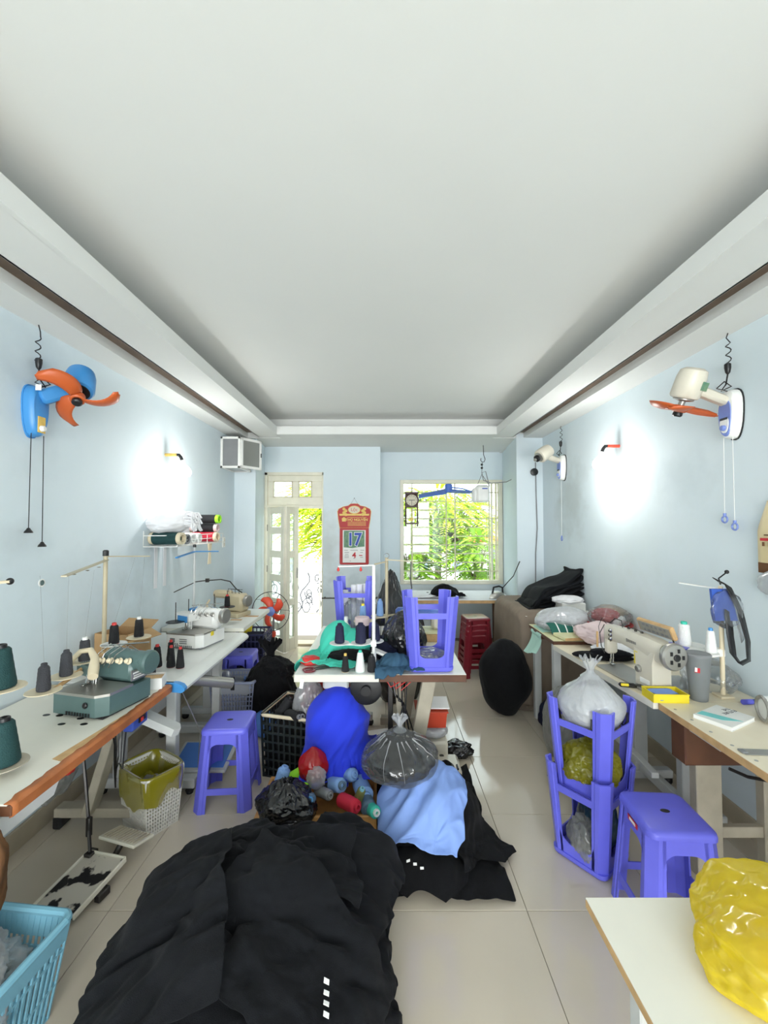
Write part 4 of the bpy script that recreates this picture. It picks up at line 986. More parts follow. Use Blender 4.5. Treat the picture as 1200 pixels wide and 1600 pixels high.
t = thing('small_bottle', 'small white bottle standing behind the turquoise cloth', 'bottle', (-.27, 3.0, Z))
MB().lathe([(.026, 0), (.028, .01), (.028, .17), (.012, .2), (.012, .215)], 18).build('body', M['white'], t, SM); MB().lathe([(.014, .21), (.014, .235), (.006, .24)], 14).build('cap', M['white'], t, SM)
# machine in view between the legs of the upturned stool
t = thing('lockstitch_machine', 'cream sewing machine partly hidden behind the upturned violet stool', 'sewing machine', (.3, 3.3, Z))
MB().box((0, 0, .03), (.36, .18, .06), .004).build('base_box', M['chip'], t); MB().box((0, 0, .068), (.38, .19, .016), .003).build('bed', M['zinc'], t)
MB().box((.12, .02, .14), (.1, .1, .13), .02).build('column', M['offwhite'], t, SM); MB().box((-.03, .02, .2), (.36, .08, .08), .02).build('arm', M['bladeblue'], t, SM)
MB().box((-.16, .02, .15), (.06, .07, .15), .012).build('head', M['offwhite'], t, SM); MB().cyl((-.16, .02, .08), (-.16, .02, .07), .012).box((-.1, -.06, .1), (.07, .05, .05), .01).build('presser_foot', M['black'], t)
MB().lathe([(0, -.015), (.05, -.015), (.055, 0), (.05, .015), (0, .015)], 20, TR(.17, .02, .2) @ RY(PI/2)).build('handwheel', M['greymetal'], t, SM)

# ------------------------------------------------------------------ fans, lamps and things on the walls
def blades(t, n, R, r0, m, w=.045, sweep=.9, twist=.5, ph=0., M4=None, th=.002):
    for k in range(n):
        a0 = ph+2*PI*k/n; rows = []
        for i in range(10):
            f = i/9; r = r0+(R-r0)*f; ww = w*(.55+1.2*f-.75*f*f)*(1 if f < .88 else math.sqrt(max(.05, 1-((f-.88)/.125)**2)))
            ac = a0+sweep*f**1.5; row = []
            for j in range(6):
                u = j/5-.5; a = ac+u*2*ww/r*.9; row.append((r*math.cos(a), r*math.sin(a), u*2*ww*math.sin(twist*(1-.5*f))+.010*math.cos(u*PI)))
            rows.append(row)
        MB(M4).grid(rows).build('blade', m, t, smooth=3.2, solid=th, recalc=False)
def wall_fan(label, side, y, z, base_m, motor_m, blade_m, mpos, axis, nb, R, style, pulls, ph=0.):
    X = XL if side < 0 else XR; s = -side     # s: direction into the room
    t = thing('wall_fan', label, 'fan', (X, y, z), 0, 'wall mounted fans')
    b = MB(); pr = []
    for k in range(24):
        a = 2*PI*k/24; ry = .058+.012*math.sin(a); pr.append((ry*math.copysign(abs(math.cos(a))**.7, math.cos(a)), .135*math.copysign(abs(math.sin(a))**.8, math.sin(a))))
    L = lambda dx, sc: [(s*dx, p[0]*sc, p[1]*sc) for p in pr]
    b.loft([L(.002, 1), L(.03, 1), L(.05, .93), L(.058, .8)]); b.build('base', base_m, t, SM)
    MB().loft([L(.0005, 1.05), L(.008, 1.05)]).build('backing', M['black'] if style else base_m, t)
    if style:
        MB().loft([[(s*(.052), p[0]*.75, p[1]*.75-.02) for p in pr], [(s*.062, p[0]*.68, p[1]*.7-.02) for p in pr]]).build('front_cover', M['periwinkle'], t, SM)
        MB().loft([[(s*.061, p[0]*.5, p[1]*.32-.06) for p in pr], [(s*.065, p[0]*.48, p[1]*.3-.06) for p in pr]]).build('dial_plate', M['white'], t, SM)
        MB().box((s*.066, 0, -.025), (.002, .05, .012)).build('printed_name', M['ink_dark'], t)
        MB().lathe([(.016, 0), (.015, .014), (.011, .018)], 16, TR(s*.064, 0, -.075) @ RY(s*PI/2)).build('dial', M['periwinkle'], t, SM)
    else:
        MB().box((s*.059, 0, -.07), (.004, .05, .085), .002).build('dial_plate', M['gold'], t); MB().lathe([(.017, 0), (.015, .014), (.011, .018)], 16, TR(s*.06, 0, -.09) @ RY(s*PI/2)).build('dial', M['white'], t, SM)
    mp = Vector(mpos)-Vector((X, y, z)); ax = Vector(axis).normalized()
    bk = mp-ax*.03
    b = MB(); b.bar((s*.045, 0, .07), bk*.92+Vector((0, 0, -.03)), .055 if style else .07, .055 if style else .075, .014); b.build('arm', motor_m if style else base_m, t, SM)
    MB().ball(bk*.93+Vector((0, 0, -.02)), .038).cyl(bk*.93+Vector((0, 0, -.05)), mp, .02).build('joint', motor_m, t, SM)
    F = TR(*mp) @ frame(ax)
    MB(F).lathe([(0, -.10), (.045, -.098), (.066, -.085), (.073, -.05), (.074, .05), (.066, .062), (.05, .066)], 26).build('motor_housing', motor_m, t, SM)
    MB(F).lathe([(.05, .06), (.052, .072), (.03, .078), (.016, .08), (.016, .135)], 22).build('motor_core', M['black'] if not style else M['greymetal'], t, SM)
    if style: MB(F).box((-.02, -.0745, -.01), (.05, .004, .045)).build('label_sticker', M['ink_green'], t)
    if nb:
        h = MB(F).lathe([(.02, .10), (.034, .102), (.036, .135), (.03, .14)], 20).build('hub', blade_m, t, SM)
        MB(F).lathe([(.024, .138), (.025, .158), (.018, .165), (0, .165)], 18).build('hub_cap', M['black'], t, SM)
        blades(t, nb, R, .03, blade_m, w=.05, sweep=.75, twist=.55, ph=ph, M4=F @ TR(0, 0, .118))
    else: MB(F).lathe([(.03, .085), (.036, .09), (.036, .11), (.02, .118), (0, .118)], 16).build('bare_hub', M['black'], t, SM)
    for (yy, zz) in pulls:
        f = MB().tube([(s*.035, yy, -.12), (s*.037, yy*1.1, zz-z)], .0022 if not style else .0016, 5).build('pull_cord', M['black'] if not style else M['white'], t)
        if style: MB(TR(s*.037, yy*1.1, zz-z-.03)).ring(.018, .005, 16, 6, RY(PI/2)).cyl((0, 0, .014), (0, 0, .034), .008).build('ring_pull', M['periwinkle'], f, SM)
        else: MB(TR(s*.037, yy*1.1, zz-z-.022)).lathe([(.02, 0), (.018, .008), (.01, .018), (.006, .026)], 12).build('bell_pull', M['black'], f, SM)
    # ceiling hook, coiled lead and plug
    co = [(s*.03+.012*math.cos(i*.9), .012*math.sin(i*.9), .40-.007*i) for i in range(20)]
    b = MB().tube([(s*.03, 0, 2.699-z), (s*.032, .01, .43)]+co+[(s*.035, .0, .24)], .003, 5); b.build('power_lead', M['black'], t)
    MB().lathe([(.006, 0), (.012, .01), (.016, .035), (.016, .055), (.01, .06)], 12, TR(s*.036, 0, .225)).build('plug', M['black'], t, SM)
    MB().tube([(s*.036, 0, .23), (s*.04, .01, .17), (s*.05, .03, .14), (s*.035, -.02, .15), (s*.04, .02, .19), (s*.06, .05, .16), (s*.05, -.01, .125)], .004, 5).build('looped_lead', M['black'], t)
    return t
lf = wall_fan('blue wall fan with three worn orange blades high on the left wall', -1, 2.19, 2.235, M['fanblue'], M['fanblue'], M['orange'], (-1.685, 2.30, 2.42), (.28, -.5, -.82), 3, .205, 0, [(-.035, 1.62), (.045, 1.545)], ph=-.4)
MB().box((.075, -.045, .115), (.03, .002, .03)).build('paper_sticker', M['paper'], lf)
wall_fan('white wall fan with orange blades high on the right wall near the camera', 1, 2.285, 2.245, M['white'], M['offwhite'], M['orange'], (1.685, 2.30, 2.405), (-.16, .36, -.92), 3, .19, 1, [(-.02, 1.66), (.04, 1.70)], ph=1.0)
wall_fan('white wall fan without blades, further back beside the column', 1, 4.47, 2.25, M['white'], M['offwhite'], M['black'], (1.69, 4.42, 2.39), (-.75, -.25, -.5), 0, .1, 1, [(.0, 1.52)])

def bulb_lamp(label, side, y, z, tubem):
    X = XL if side < 0 else XR; s = -side
    t = thing('bulb_lamp', label, 'lamp', (X, y, z), 0, 'lit bulbs on the side walls')
    MB().cyl((0, 0, 0), (s*.10, 0, .0), .013).build('tube', tubem, t, SM)
    MB().tube([(s*.09, 0, .0), (s*.115, .0, .0), (s*.13, .005, -.02), (s*.14, .01, -.05)], .013, 8).build('socket_arm', M['black'], t, SM)
    d = Vector((s*.25, .02, -1)).normalized(); p0 = Vector((s*.14, .01, -.045)); F = TR(*p0) @ frame(d)
    MB(F).lathe([(.015, 0), (.018, .03), (.034, .06), (.037, .068)], 20).build('lamp_body', M['white'], t, SM)
    MB(F).lathe([(.036, .066), (.044, .085), (.047, .105), (.042, .13), (.025, .146), (0, .15)], 24).build('globe', M['bulb'], t, SM)
    w = Vector((X, y, z))+p0+d*.11
    lamp('bulb_light', 'POINT', w+d*.075+Vector((s*.12, 0, 0)), (0, 0, 0), 10., (1, .985, .95), shadow_soft_size=.05)
    return t
bulb_lamp('lit bulb on a yellow tube fixed to the left wall', -1, 3.55, 2.235, M['gold'])
bulb_lamp('lit bulb on an orange tube fixed to the right wall', 1, 3.42, 2.285, M['brightorange'])

# aluminium glazed box high in the left corner
t = thing('glazed_box', 'aluminium framed glass box with its door ajar, high in the left corner', 'box', (XL, 4.74, 2.285))
w, l, h = .225, .40, .36
b = MB(); fr_ = .026
for x in (fr_/2, w-fr_/2):
    for y in (fr_/2, l-fr_/2): b.box((x, y, h/2), (fr_, fr_, h), .003)
for z in (fr_/2, h-fr_/2):
    for y in (fr_/2, l-fr_/2): b.box((w/2, y, z), (w, fr_, fr_), .003)
    for x in (fr_/2, w-fr_/2): b.box((x, l/2, z), (fr_, l, fr_), .003)
b.build('frame', M['white'], t)
MB().box((w/2, .012, h/2), (w-.04, .004, h-.04)).build('side_panel', M['grey'], t)
b = MB().box((w/2, l/2, .008), (w-.03, l-.03, .004)).box((w/2, l/2, h-.008), (w-.03, l-.03, .004)); b.build('shelf_board', M['greymetal'], t)
d = MB(TR(w+.005, .01, .0) @ RZ(math.radians(58))); L_ = .30
for y, z, dy, dz in ((L_/2, .02, L_, .03), (L_/2, h-.02, L_, .03), (.015, h/2, .03, h-.01), (L_-.015, h/2, .03, h-.01)): d.box((y, 0, z), (dy, .018, dz), .003)
dd = d.build('door', M['white'], t)
MB(TR(w+.005, .01, .0) @ RZ(math.radians(58))).box((L_/2, 0, h/2), (L_-.05, .004, h-.05)).build('pane', M['haze'], dd)
MB(TR(w+.005, .01, .0) @ RZ(math.radians(58))).box((L_-.015, -.014, h*.5), (.008, .012, .05), .002).build('latch', M['black'], dd)

# wire shelf with rolls
t = thing('wire_shelf', 'white wire shelf on the left wall loaded with thread rolls', 'shelf', (XL, 3.24, 1.47))
L_, D_ = .98, .24; b = MB()
for z in (0, .085):
    b.tube([(.004, 0, z), (D_, 0.05, z), (D_, L_, z), (.004, L_, z)], .004, 5)
b.tube([(D_, .05, .045), (D_, L_, .045)], .003, 5)
for k in range(6): y = .05+(L_-.05)*k/5; b.tube([(D_, y, 0), (D_, y, .085)], .003, 5)
for k in range(8): x = .004+D_*k/8; b.tube([(x, 0.005, .001), (x, L_, .001)], .0025, 4)
for y in (0, .5, L_): b.tube([(.004, y, .12), (.004, y, 0), (D_, y, 0)], .0035, 5)
b.build('wire_frame', M['white'], t)
def roll(label, loc, r, L, tm, em, rz, group='rolls on the wire shelf', rx=PI/2, both=True):
    t = thing('thread_roll', label, 'roll', loc, 0, group, rot=(rx, 0, rz))
    MB().lathe([(r, -L/2+.03), (r*1.01, 0), (r, L/2-.03)], 22).build('winding', tm, t, SM)
    for s in (-1, 1): MB().lathe([(r*.98, s*(L/2-.03)), (r*.95, s*L/2), (r*.6, s*L/2), (r*.58, s*(L/2-.05))], 20, None, False).build('tube_end', em, t, SM)
    return t
zr = 1.476
R_ = math.radians(88)
roll('big dark green roll lying at the near end of the wire shelf', (-1.715, 3.32, zr+.056), .05, .27, M['thread_green'], M['cream'], R_-.12)
roll('smaller dark roll with a grey end beside the big green roll', (-1.725, 3.45, zr+.047), .042, .24, M['thread_green'], M['grey'], R_-.05)
roll('white roll with an open dark end, left of the two on the shelf', (-1.735, 3.585, zr+.049), .044, .23, M['thread_white'], M['white'], R_)
roll('white roll with an open dark end, right of the two on the shelf', (-1.735, 3.70, zr+.049), .044, .23, M['thread_white'], M['white'], R_)
roll('crimson roll with a cream end lying at the right of the wire shelf', (-1.715, 4.00, zr+.05), .045, .28, M['thread_red'], M['cream'], R_-.1)
roll('black roll with a pink end in the second layer on the shelf', (-1.72, 4.02, zr+.135), .04, .27, M['thread_black'], M['pinkcloth'], R_-.06)
roll('topmost black roll with orange and green ends on the shelf', (-1.71, 4.0, zr+.218), .042, .30, M['thread_black'], M['thread_lime'], R_-.08)
roll('dark roll with a maroon end, deepest at the right of the shelf', (-1.74, 4.13, zr+.046), .042, .22, M['redstool'], M['chip'], R_)
t = thing('white_bundle', 'wrapped bundle of white knit cord lying on top of the green roll', 'bundle', (-1.71, 3.37, zr+.185), 0, None, rot=(0, math.radians(-8), math.radians(6)))
blob('wrap', M['whitecloth'], (-.01, 0, 0), (.17, .12, .085), t, 5, .1, 1.5, .07, 3., 4.)
b = MB(); r_ = random.Random(4)
for k in range(34):
    y, z = r_.uniform(-.09, .09), r_.uniform(-.06, .06); b.tube([(.10, y*.8, z*.8), (.15, y, z), (.19, y*1.15+r_.uniform(-.02, .02), z*1.1-.01), (.18+r_.uniform(0, .03), y*1.25, z-.05)], .008, 5)
b.build('loose_cords', M['whitecloth'], t, SM)
t = thing('thread_hank', 'pale hank of loose thread hanging under the wire shelf end', 'thread', (-1.66, 4.0, 1.468))
b = MB()
for k in range(10): a = -.05+.011*k; b.tube([(0, a, 0), (.004*math.sin(k), a*.4, -.09), (0, a*.8+.01*math.sin(k*2), -.2)], .0035, 4)
b.build('strands', M['cream'], t, SM)
for y in (3.42, 3.56):
    t = thing('hanging_tape', 'pale strip of tape hanging down the wall, %s one below the wire shelf' % ('nearer' if y < 3.5 else 'farther'), 'tape', (XL+.004, y, 1.465), 0, 'pale tapes under the shelf')
    MB().box((0, 0, -.17), (.003, .05, .34), .001).build('strip', M['whitecloth'], t)

# ------------------------------------------------------------------ calendar
t = thing('wall_calendar', 'red and gold tear-off calendar showing 17 on the back wall', 'calendar', (-.405, 5.718, 1.10))
def outline(pts): return pts+[(-x, z) for x, z in reversed(pts) if x > 1e-6]
VX = Matrix(((1, 0, 0, 0), (0, 0, -1, 0), (0, 1, 0, 0), (0, 0, 0, 1)))   # xy drawing -> upright, facing the room
def flat(name, poly, d0, d1, m, parent=None): return MB(VX).prism(poly, d0, d1).build(name, m, parent or t)
flat('back_card', outline([(.0, 0), (.185, 0), (.198, .012), (.198, .50), (0, .50)]), 0, .006, M['calred'])
hd = outline([(0, .50), (.195, .50), (.215, .62), (.225, .72), (.21, .755), (.15, .785), (.08, .80), (.05, .825), (0, .828)])
flat('gold_edge', [(x*1.03, (z-.65)*1.02+.65) for x, z in hd], .004, .008, M['gold']); flat('header_card', hd, .008, .011, M['calred'])
flat('medallion', [(.085*math.cos(a)*1.0, .745+.055*math.sin(a)) for a in [2*PI*i/24 for i in range(24)]], .011, .0135, M['gold'])
flat('medallion_face', [(.075*math.cos(a), .745+.047*math.sin(a)) for a in [2*PI*i/24 for i in range(24)]], .0135, .0145, M['dial'])
b = MB(VX)
for s in (-1, 1):
    for k in range(4): b.lathe([(.022, 0), (.02, .002), (.006, .004)], 10, TR(s*(.115+.025*(k % 2)), .68+.025*k, .011))
b.build('gold_ornament', M['gold'], t)
flat('gold_band', [(-.2, .665), (.2, .665), (.205, .69), (-.205, .69)], .011, .0125, M['gold'])
VT = lambda x, z, d: Matrix(((1, 0, 0, x), (0, 0, -1, -d), (0, 1, 0, z), (0, 0, 0, 1)))
text('lettering', 'Lộc', .062, M['ink_red'], t, VT(0, .745, .0148))
text('lettering', 'THỌ NGUYÊN', .046, M['gold'], t, VT(.035, .608, .0112), .0006, 'CENTER', .0012)
b = MB(VX)
for k, (w_, z) in enumerate(((.26, .642), (.25, .578), (.25, .562), (.25, .546), (.25, .53))): b.box((.035, z, .0115), (w_, .005, .001))
b.build('small_print', M['gold'], t)
flat('emblem', [(-.165, .585), (-.115, .585), (-.11, .625), (-.14, .648), (-.17, .625)], .011, .0125, M['gold'])
flat('date_pad', [(-.155, .028), (.155, .028), (.155, .468), (-.155, .468)], .006, .022, M['paper'])
flat('printed_scene', [(-.14, .235), (-.02, .225), (.05, .238), (.14, .245), (.14, .46), (-.14, .46)], .022, .0226, M['ink_green'])
text('numeral', '17', .235, M['paper'], t, VT(.0, .335, .0228) @ Matrix.Diagonal((.86, 1.02, 1, 1)), .0004, 'CENTER', .014); text('numeral', '17', .22, M['ink_blue'], t, VT(.0, .335, .0240) @ Matrix.Diagonal((.92, 1.08, 1, 1)), .0004, 'CENTER', .0065)
text('numeral', '4', .105, M['ink_red'], t, VT(.0, .125, .0228), .0006, 'CENTER', .003)
b = MB(VX)
for x, z, w_ in ((-.11, .195, .05), (0, .195, .1), (.11, .195, .05), (-.1, .165, .06), (-.1, .14, .05), (-.1, .118, .06), (-.1, .098, .06), (.1, .165, .04), (.1, .1, .04), (0, .085, .02), (-.05, .05, .015)): b.box((x, z, .0228), (w_, .0045, .0008))
b.build('small_print', M['ink_dark'], t); MB(VX).box((.09, .125, .0228), (.045, .012, .0008)).build('red_print', M['ink_red'], t)
MB().tube([(-.05, -.004, .82), (0, -.003, .902), (.05, -.004, .82)], .002, 5).build('hanging_string', M['grey'], t); MB(VX).lathe([(.006, -.001), (.006, .006), (.003, .008)], 10, TR(0, .902, 0)).build('nail', M['darksteel'], t)

# ------------------------------------------------------------------ clock, hanging fan
t = thing('pendulum_clock', 'dark wood pendulum clock hanging before the window grille', 'clock', (.40, 6.06, 1.63))
b = MB(); b.box((0, 0, .47), (.20, .06, .03), .006); b.box((0, 0, .27), (.19, .055, .02), .004); b.box((0, 0, .03), (.20, .06, .025), .004)
for s in (-1, 1): b.lathe([(.012, 0), (.016, .02), (.009, .06), (.014, .12), (.009, .2), (.016, .24)], 10, TR(s*.085, 0, .03)); b.lathe([(.0, -.04), (.012, -.02), (.008, 0)], 10, TR(s*.085, 0, .02))
b.box((0, .02, .36), (.19, .03, .2), .01); b.build('case', M['redbrown'], t, SM)
F = TR(0, -.03, .365) @ RX(PI/2)
MB(F).lathe([(.075, -.01), (.10, -.008), (.105, .0), (.1, .01), (.088, .012), (.08, .004)], 30).build('bezel', M['redbrown'], t, SM)
MB(F).lathe([(.0, .002), (.084, .002), (.084, .005), (0, .0055)], 28).build('dial', M['dial'], t)
b = MB(F)
for k in range(12): b.box((0, .066, .0062), (.006, .014, .0012), 0, RZ(k*PI/6))
b.box((.0, .0, .0062), (.09, .008, .001)).box((0, -.03, .0075), (.005, .06, .001)); b.build('hands', M['ink_dark'], t)
MB().cyl((0, -.005, .26), (0, -.005, .1), .003).lathe([(0, -.004), (.026, -.003), (.026, .003), (0, .004)], 18, TR(0, -.008, .09) @ RX(PI/2)).build('pendulum', M['gold'], t)
MB().tube([(0, .02, .48), (0, .1, .55)], .003, 5).build('hanger', M['darksteel'], t)
t = thing('hanging_fan', 'white boxed fan with a long blue blade hung by a hook before the window', 'fan', (1.30, 5.55, 1.95))
b = MB().box((0, 0, .1), (.18, .15, .23), .03); b.box((-.1, 0, .08), (.07, .12, .19), .025)
for k in range(5): b.box((-.05+.025*k, -.076, .08), (.006, .004, .15), .001)
b.build('housing', M['white'], t, SM)
MB().box((.02, -.079, .165), (.07, .003, .014)).build('printed_name', M['ink_blue'], t)
MB().tube([(-.1, .02, .12), (-.25, .02, .17), (-.42, .02, .19)], .009, 6).build('shaft', M['bladeblue'], t, SM)
MB(TR(-.44, .02, .17)).lathe([(.04, -.05), (.05, -.04), (.05, .04), (.042, .06), (.02, .065)], 20).build('hub', M['bladeblue'], t, SM)
P = []
for i in range(19):
    u = -1+i/9; x = -.44+u*.40 if u < 0 else -.44+u*.30; w_ = .055*(1-.35*abs(u)); P.append([(x, .02+w_*(2*j/4-1)*1.4, .14-.07*max(0, -u)-.02*max(0, u)+w_*(2*j/4-1)*(.75 if u < 0 else -.35)+.0*j) for j in range(5)])
MB().grid(P).build('blade', M['bladeblue'], t, smooth=3.2, solid=.006, recalc=False)
b = MB().tube([(.02, 0, .749), (.025, 0, .62), (.045, 0, .56), (.03, 0, .525), (0, 0, .525), (-.015, 0, .55), (-.01, 0, .575)], .005, 6); b.build('hook', M['darksteel'], t)
b = MB()
for z in (.49, .445): b.ball((.0, 0, z), .016)
b.tube([(.01, 0, .525), (.0, 0, .4), (-.0, 0, .36)], .003, 5); b.tube([(0, 0, .36), (-.06, 0, .22)], .003, 5); b.tube([(0, 0, .36), (.09, 0, .22)], .003, 5); b.build('hanger', M['black'], t)
MB().tube([(.1, 0, .2), (.07, 0, .32), (.05, 0, .40), (.0, 0, .38), (.02, 0, .28), (.12, -.02, .24), (.3, -.08, .25), (.45, -.2, .33), (.52, -.35, .42)], .006, 6).build('power_lead', M['grey'], t)
for x, z in ((.03, -1.05), (.06, -.98)): MB().tube([(x, -.03, 0), (x+.005, -.03, z*.5), (x+.03, -.04, z)], .0022, 5).build('pull_cord', M['white'], t)
t = thing('wall_cable', 'grey cable running down the right column behind the far wall fan', 'cable', (1.84, 5.07, 1.0))
MB().tube([(.0, 0, 1.4), (.003, 0, 1.0), (.012, 0, .6), (-.01, 0, .3), (-.015, 0, -.1)], .007, 6).build('sheath', M['grey'], t)
MB().lathe([(.045, 0), (.045, .02), (.03, .025)], 18, TR(-.02, 0, 1.28) @ RX(PI/2)).build('junction_box', M['black'], t, SM)

# pedestal fan
t = thing('pedestal_fan', 'pedestal fan with five red blades and an open ring in front of the door', 'fan', (-1.235, 4.72, 0))
MB().lathe([(.15, 0), (.155, .015), (.12, .03), (.03, .045), (.022, .05)], 26).build('base', M['black'], t, SM)
MB().cyl((0, 0, .04), (0, 0, .42), .017).build('pole', M['black'], t, SM); MB().cyl((0, 0, .4), (0, 0, .62), .012).build('upper_pole', M['grey'], t, SM)
MB().lathe([(.02, 0), (.028, .015), (.028, .05), (.02, .065)], 14, TR(0, 0, .39)).build('collar', M['brightorange'], t, SM)
F = TR(-.02, -.02, .68) @ frame((-.12, -1, .02))
MB(F).lathe([(0, -.14), (.05, -.13), (.06, -.09), (.06, -.02), (.03, 0)], 20).build('motor_housing', M['grey'], t, SM)
MB(F).lathe([(.05, .0), (.052, .03), (.03, .045), (0, .048)], 22).build('hub', M['periwinkle'], t, SM)
blades(t, 5, .175, .045, M['brightorange'], w=.05, sweep=.5, twist=.5, ph=.4, M4=F @ TR(0, 0, .015))
b = MB(F).ring(.215, .004, 44, 6, TR(0, 0, .02)); b.ring(.08, .003, 28, 5, TR(0, 0, -.08))
for k in range(10): a = k*PI/5; b.tube([(.215*math.cos(a), .215*math.sin(a), .02), (.2*math.cos(a), .2*math.sin(a), -.06), (.06*math.cos(a), .06*math.sin(a), -.09)], .002, 4)
b.build('guard_ring', M['darksteel'], t, SM)

# printed pouch, bag and small things by the right wall
t = thing('printed_pouch', 'cream and brown printed pouch hanging on the right wall at the photo edge', 'pouch', (1.91, 2.02, 1.40), math.radians(0))
P = []
for j in range(15):
    v = j/14; hw = .11*(1 if v < .6 else 1-(v-.6)*1.3); P.append([(-.012-.025*math.sin(PI*min(1, v*1.1+.05))*math.cos((i/8-.5)*PI), (i/8-.5)*2*hw, v*.36) for i in range(9)])
MB().grid(P).build('front', M['goldbag'], t, smooth=3.2, solid=.004)
P = [[(p[0]-.003, p[1]*1.001, p[2]) for p in r] for r in P[:3]]; MB().grid(P).build('brown_base', M['brownbag'], t, smooth=3.2)
b = MB()
for k, (y, z, w_, h_) in enumerate(((.0, .19, .17, .006), (.06, .145, .022, .02), (.02, .145, .022, .02), (-.03, .145, .022, .02))): b.box((-.0425, y*.8, z), (.003, w_*.5, h_))
b.build('printed_marks', M['brownbag'], t); MB().box((-.0425, .03, .168), (.003, .07, .014), .001).build('pink_panel', M['ink_red'], t)
MB().tube([(-.01, 0, .34), (-.005, 0, .42)], .004, 5).build('hanging_loop', M['white'], t)
blob('tissue', M['milky'], (-.02, .0, -.05), (.025, .1, .06), t, 4, .1, 2, .1, 4, 2)
t = thing('hung_bag', 'blue plastic packet and black strap hung on the right thread stand', 'bag', (1.757, 2.2, 1.0))
MB().loft([[(x, y, .31) for x, y in ((-.075, -.035), (.02, -.035), (.02, -.02), (-.075, -.02))], [(x, y, .15) for x, y in ((-.065, -.045), (.05, -.045), (.05, -.025), (-.065, -.025))]]).build('card', M['mask'], t)
blob('packet', M['clear'], (.0, -.04, .21), (.075, .018, .085), t, 4, .15, 2, .1, 4, 6)
P = []
for k in range(25):
    f = k/24; pth = [(-.06, .36), (.0, .33), (.06, .2), (.1, .05), (.105, -.05), (.06, -.07), (.02, -.02), (.005, .08), (-.0, .2)]
    q = f*(len(pth)-1); i = min(int(q), len(pth)-2); u = q-i; x = pth[i][0]*(1-u)+pth[i+1][0]*u; z = pth[i][1]*(1-u)+pth[i+1][1]*u
    P.append([(x-.024, -.055, z+.012), (x+.024, -.03-.01*math.sin(f*9), z-.012)])
MB().grid(P).build('strap', M['black'], t, smooth=3.2, solid=.004)
P = [[(.02+.07*f, -.015, .33-.3*f+.0), (.05+.08*f, .01, .30-.25*f)] for f in [k/8 for k in range(9)]]
MB().grid(P).build('clear_strap', M['milky'], t, smooth=3.2, solid=.003)
t = thing('yellow_tray', 'yellow plastic tray with light blue fabric scraps beside the lockstitch machine', 'tray', (1.437, 2.172, Z), math.radians(-3))
b = MB().box((0, 0, .003), (.17, .105, .006), .001)
for x, y, dx, dy in ((0, -.052, .172, .004), (0, .052, .172, .004), (-.085, 0, .004, .105), (.085, 0, .004, .105)): b.box((x, y, .022), (dx, dy, .044), .001)
for s in (-1, 1): b.box((0, s*.053, .041), (.174, .008, .006), .001)
b.build('body', M['yellow'], t)
P = drape(sheet((1.43, 2.175, .82), .15, .1, 26, 18, .3, (.8, .8), .01, 3), [s_box((1.425, 2.175, Z+.015), (.13, .08, .036)), s_floor(Z+.008)], 40)
o = sheet_obj('fabric_scrap', P, M['sky']); o.name = 'fabric_scrap'; tag(o, 'light blue fabric scrap lying in the yellow tray', 'fabric')
t = thing('tumbler', 'tall grey tumbler with a small printed emblem on the right bench', 'cup', (1.605, 2.165, Z))
MB().lathe([(.038, 0), (.040, .004), (.056, .225), (.057, .228)], 30).build('body', M['tumbler'], t, SM); MB().lathe([(.057, .222), (.058, .23), (.054, .236), (.045, .232), (0, .232)], 30).build('lid', M['grey'], t, SM)
b = MB(TR(-.032, -.037, .16) @ RZ(math.radians(-42))); b.prism([(-.011, -.012), (.011, -.012), (.012, .012), (-.01, .013)], 0, .003, RX(PI/2)); b.build('emblem', M['ink_red'], t); MB(TR(-.034, -.0395, .162) @ RZ(math.radians(-42))).prism([(-.01, -.01), (.0, -.01), (.001, .01), (-.009, .011)], 0, .002, RX(PI/2)).build('emblem_white', M['paper'], t)
t = thing('notebook', 'white soft-cover notebook with an aqua triangle on the right bench', 'book', (1.555, 1.945, Z), math.radians(28))
hw, hl = .105, .075
MB().box((0, 0, .009), (2*hw-.004, 2*hl-.004, .014), .001).build('pages', M['paper'], t)
b = MB().box((0, 0, .001), (2*hw, 2*hl, .002)).box((0, 0, .0172), (2*hw, 2*hl, .0018)).box((0, hl-.001, .009), (2*hw, .003, .017)); b.build('cover', M['white'], t)
MB().prism([(-.085, .07), (-.035, .072), (.005, -.07), (-.06, -.02)], .0181, .0187).build('printed_triangle', M['aqua'], t)
text('lettering', 'FUTURE', .024, M['ink_dark'], t, TR(.062, .005, .0184) @ RZ(PI*.97) @ Matrix.Diagonal((1.05, 1, 1, 1)), .0003); text('lettering', 'THE', .024, M['ink_dark'], t, TR(.082, -.022+.05, .0184) @ RZ(PI*.97), .0003)
t = thing('marker_pen', 'blue capped marker pen lying behind the notebook', 'pen', (1.835, 2.11, Z+.012), 0, None, rot=(0, PI/2, math.radians(5)))
MB().lathe([(.004, -.055), (.011, -.05), (.0115, .06), (.009, .064)], 16).build('barrel', M['ink_blue'], t, SM); MB().lathe([(.0122, -.058), (.0122, -.01), (.0118, -.008)], 16).lathe([(0, -.0585), (.0122, -.058)], 16).build('cap', M['stool'], t, SM)
t = thing('tape_dispenser', 'grey and white handheld gadget at the right photo edge', 'gadget', (1.735, 1.91, Z), math.radians(70))
MB().prism([(.055*math.cos(a)*1.15, .055*math.sin(a)+.06) for a in [2*PI*i/24 for i in range(24)]], -.025, .025, RX(PI/2)).build('body', M['white'], t, SM)
b = MB()
for y in (-.026, .026): b.ring(.05, .008, 26, 6, TR(0, y, .06) @ RX(PI/2) @ Matrix.Diagonal((1.15, 1, 1, 1)))
b.build('rim', M['greymetal'], t, SM); MB().box((.03, 0, .02), (.09, .03, .03), .006).build('foot', M['black'], t)
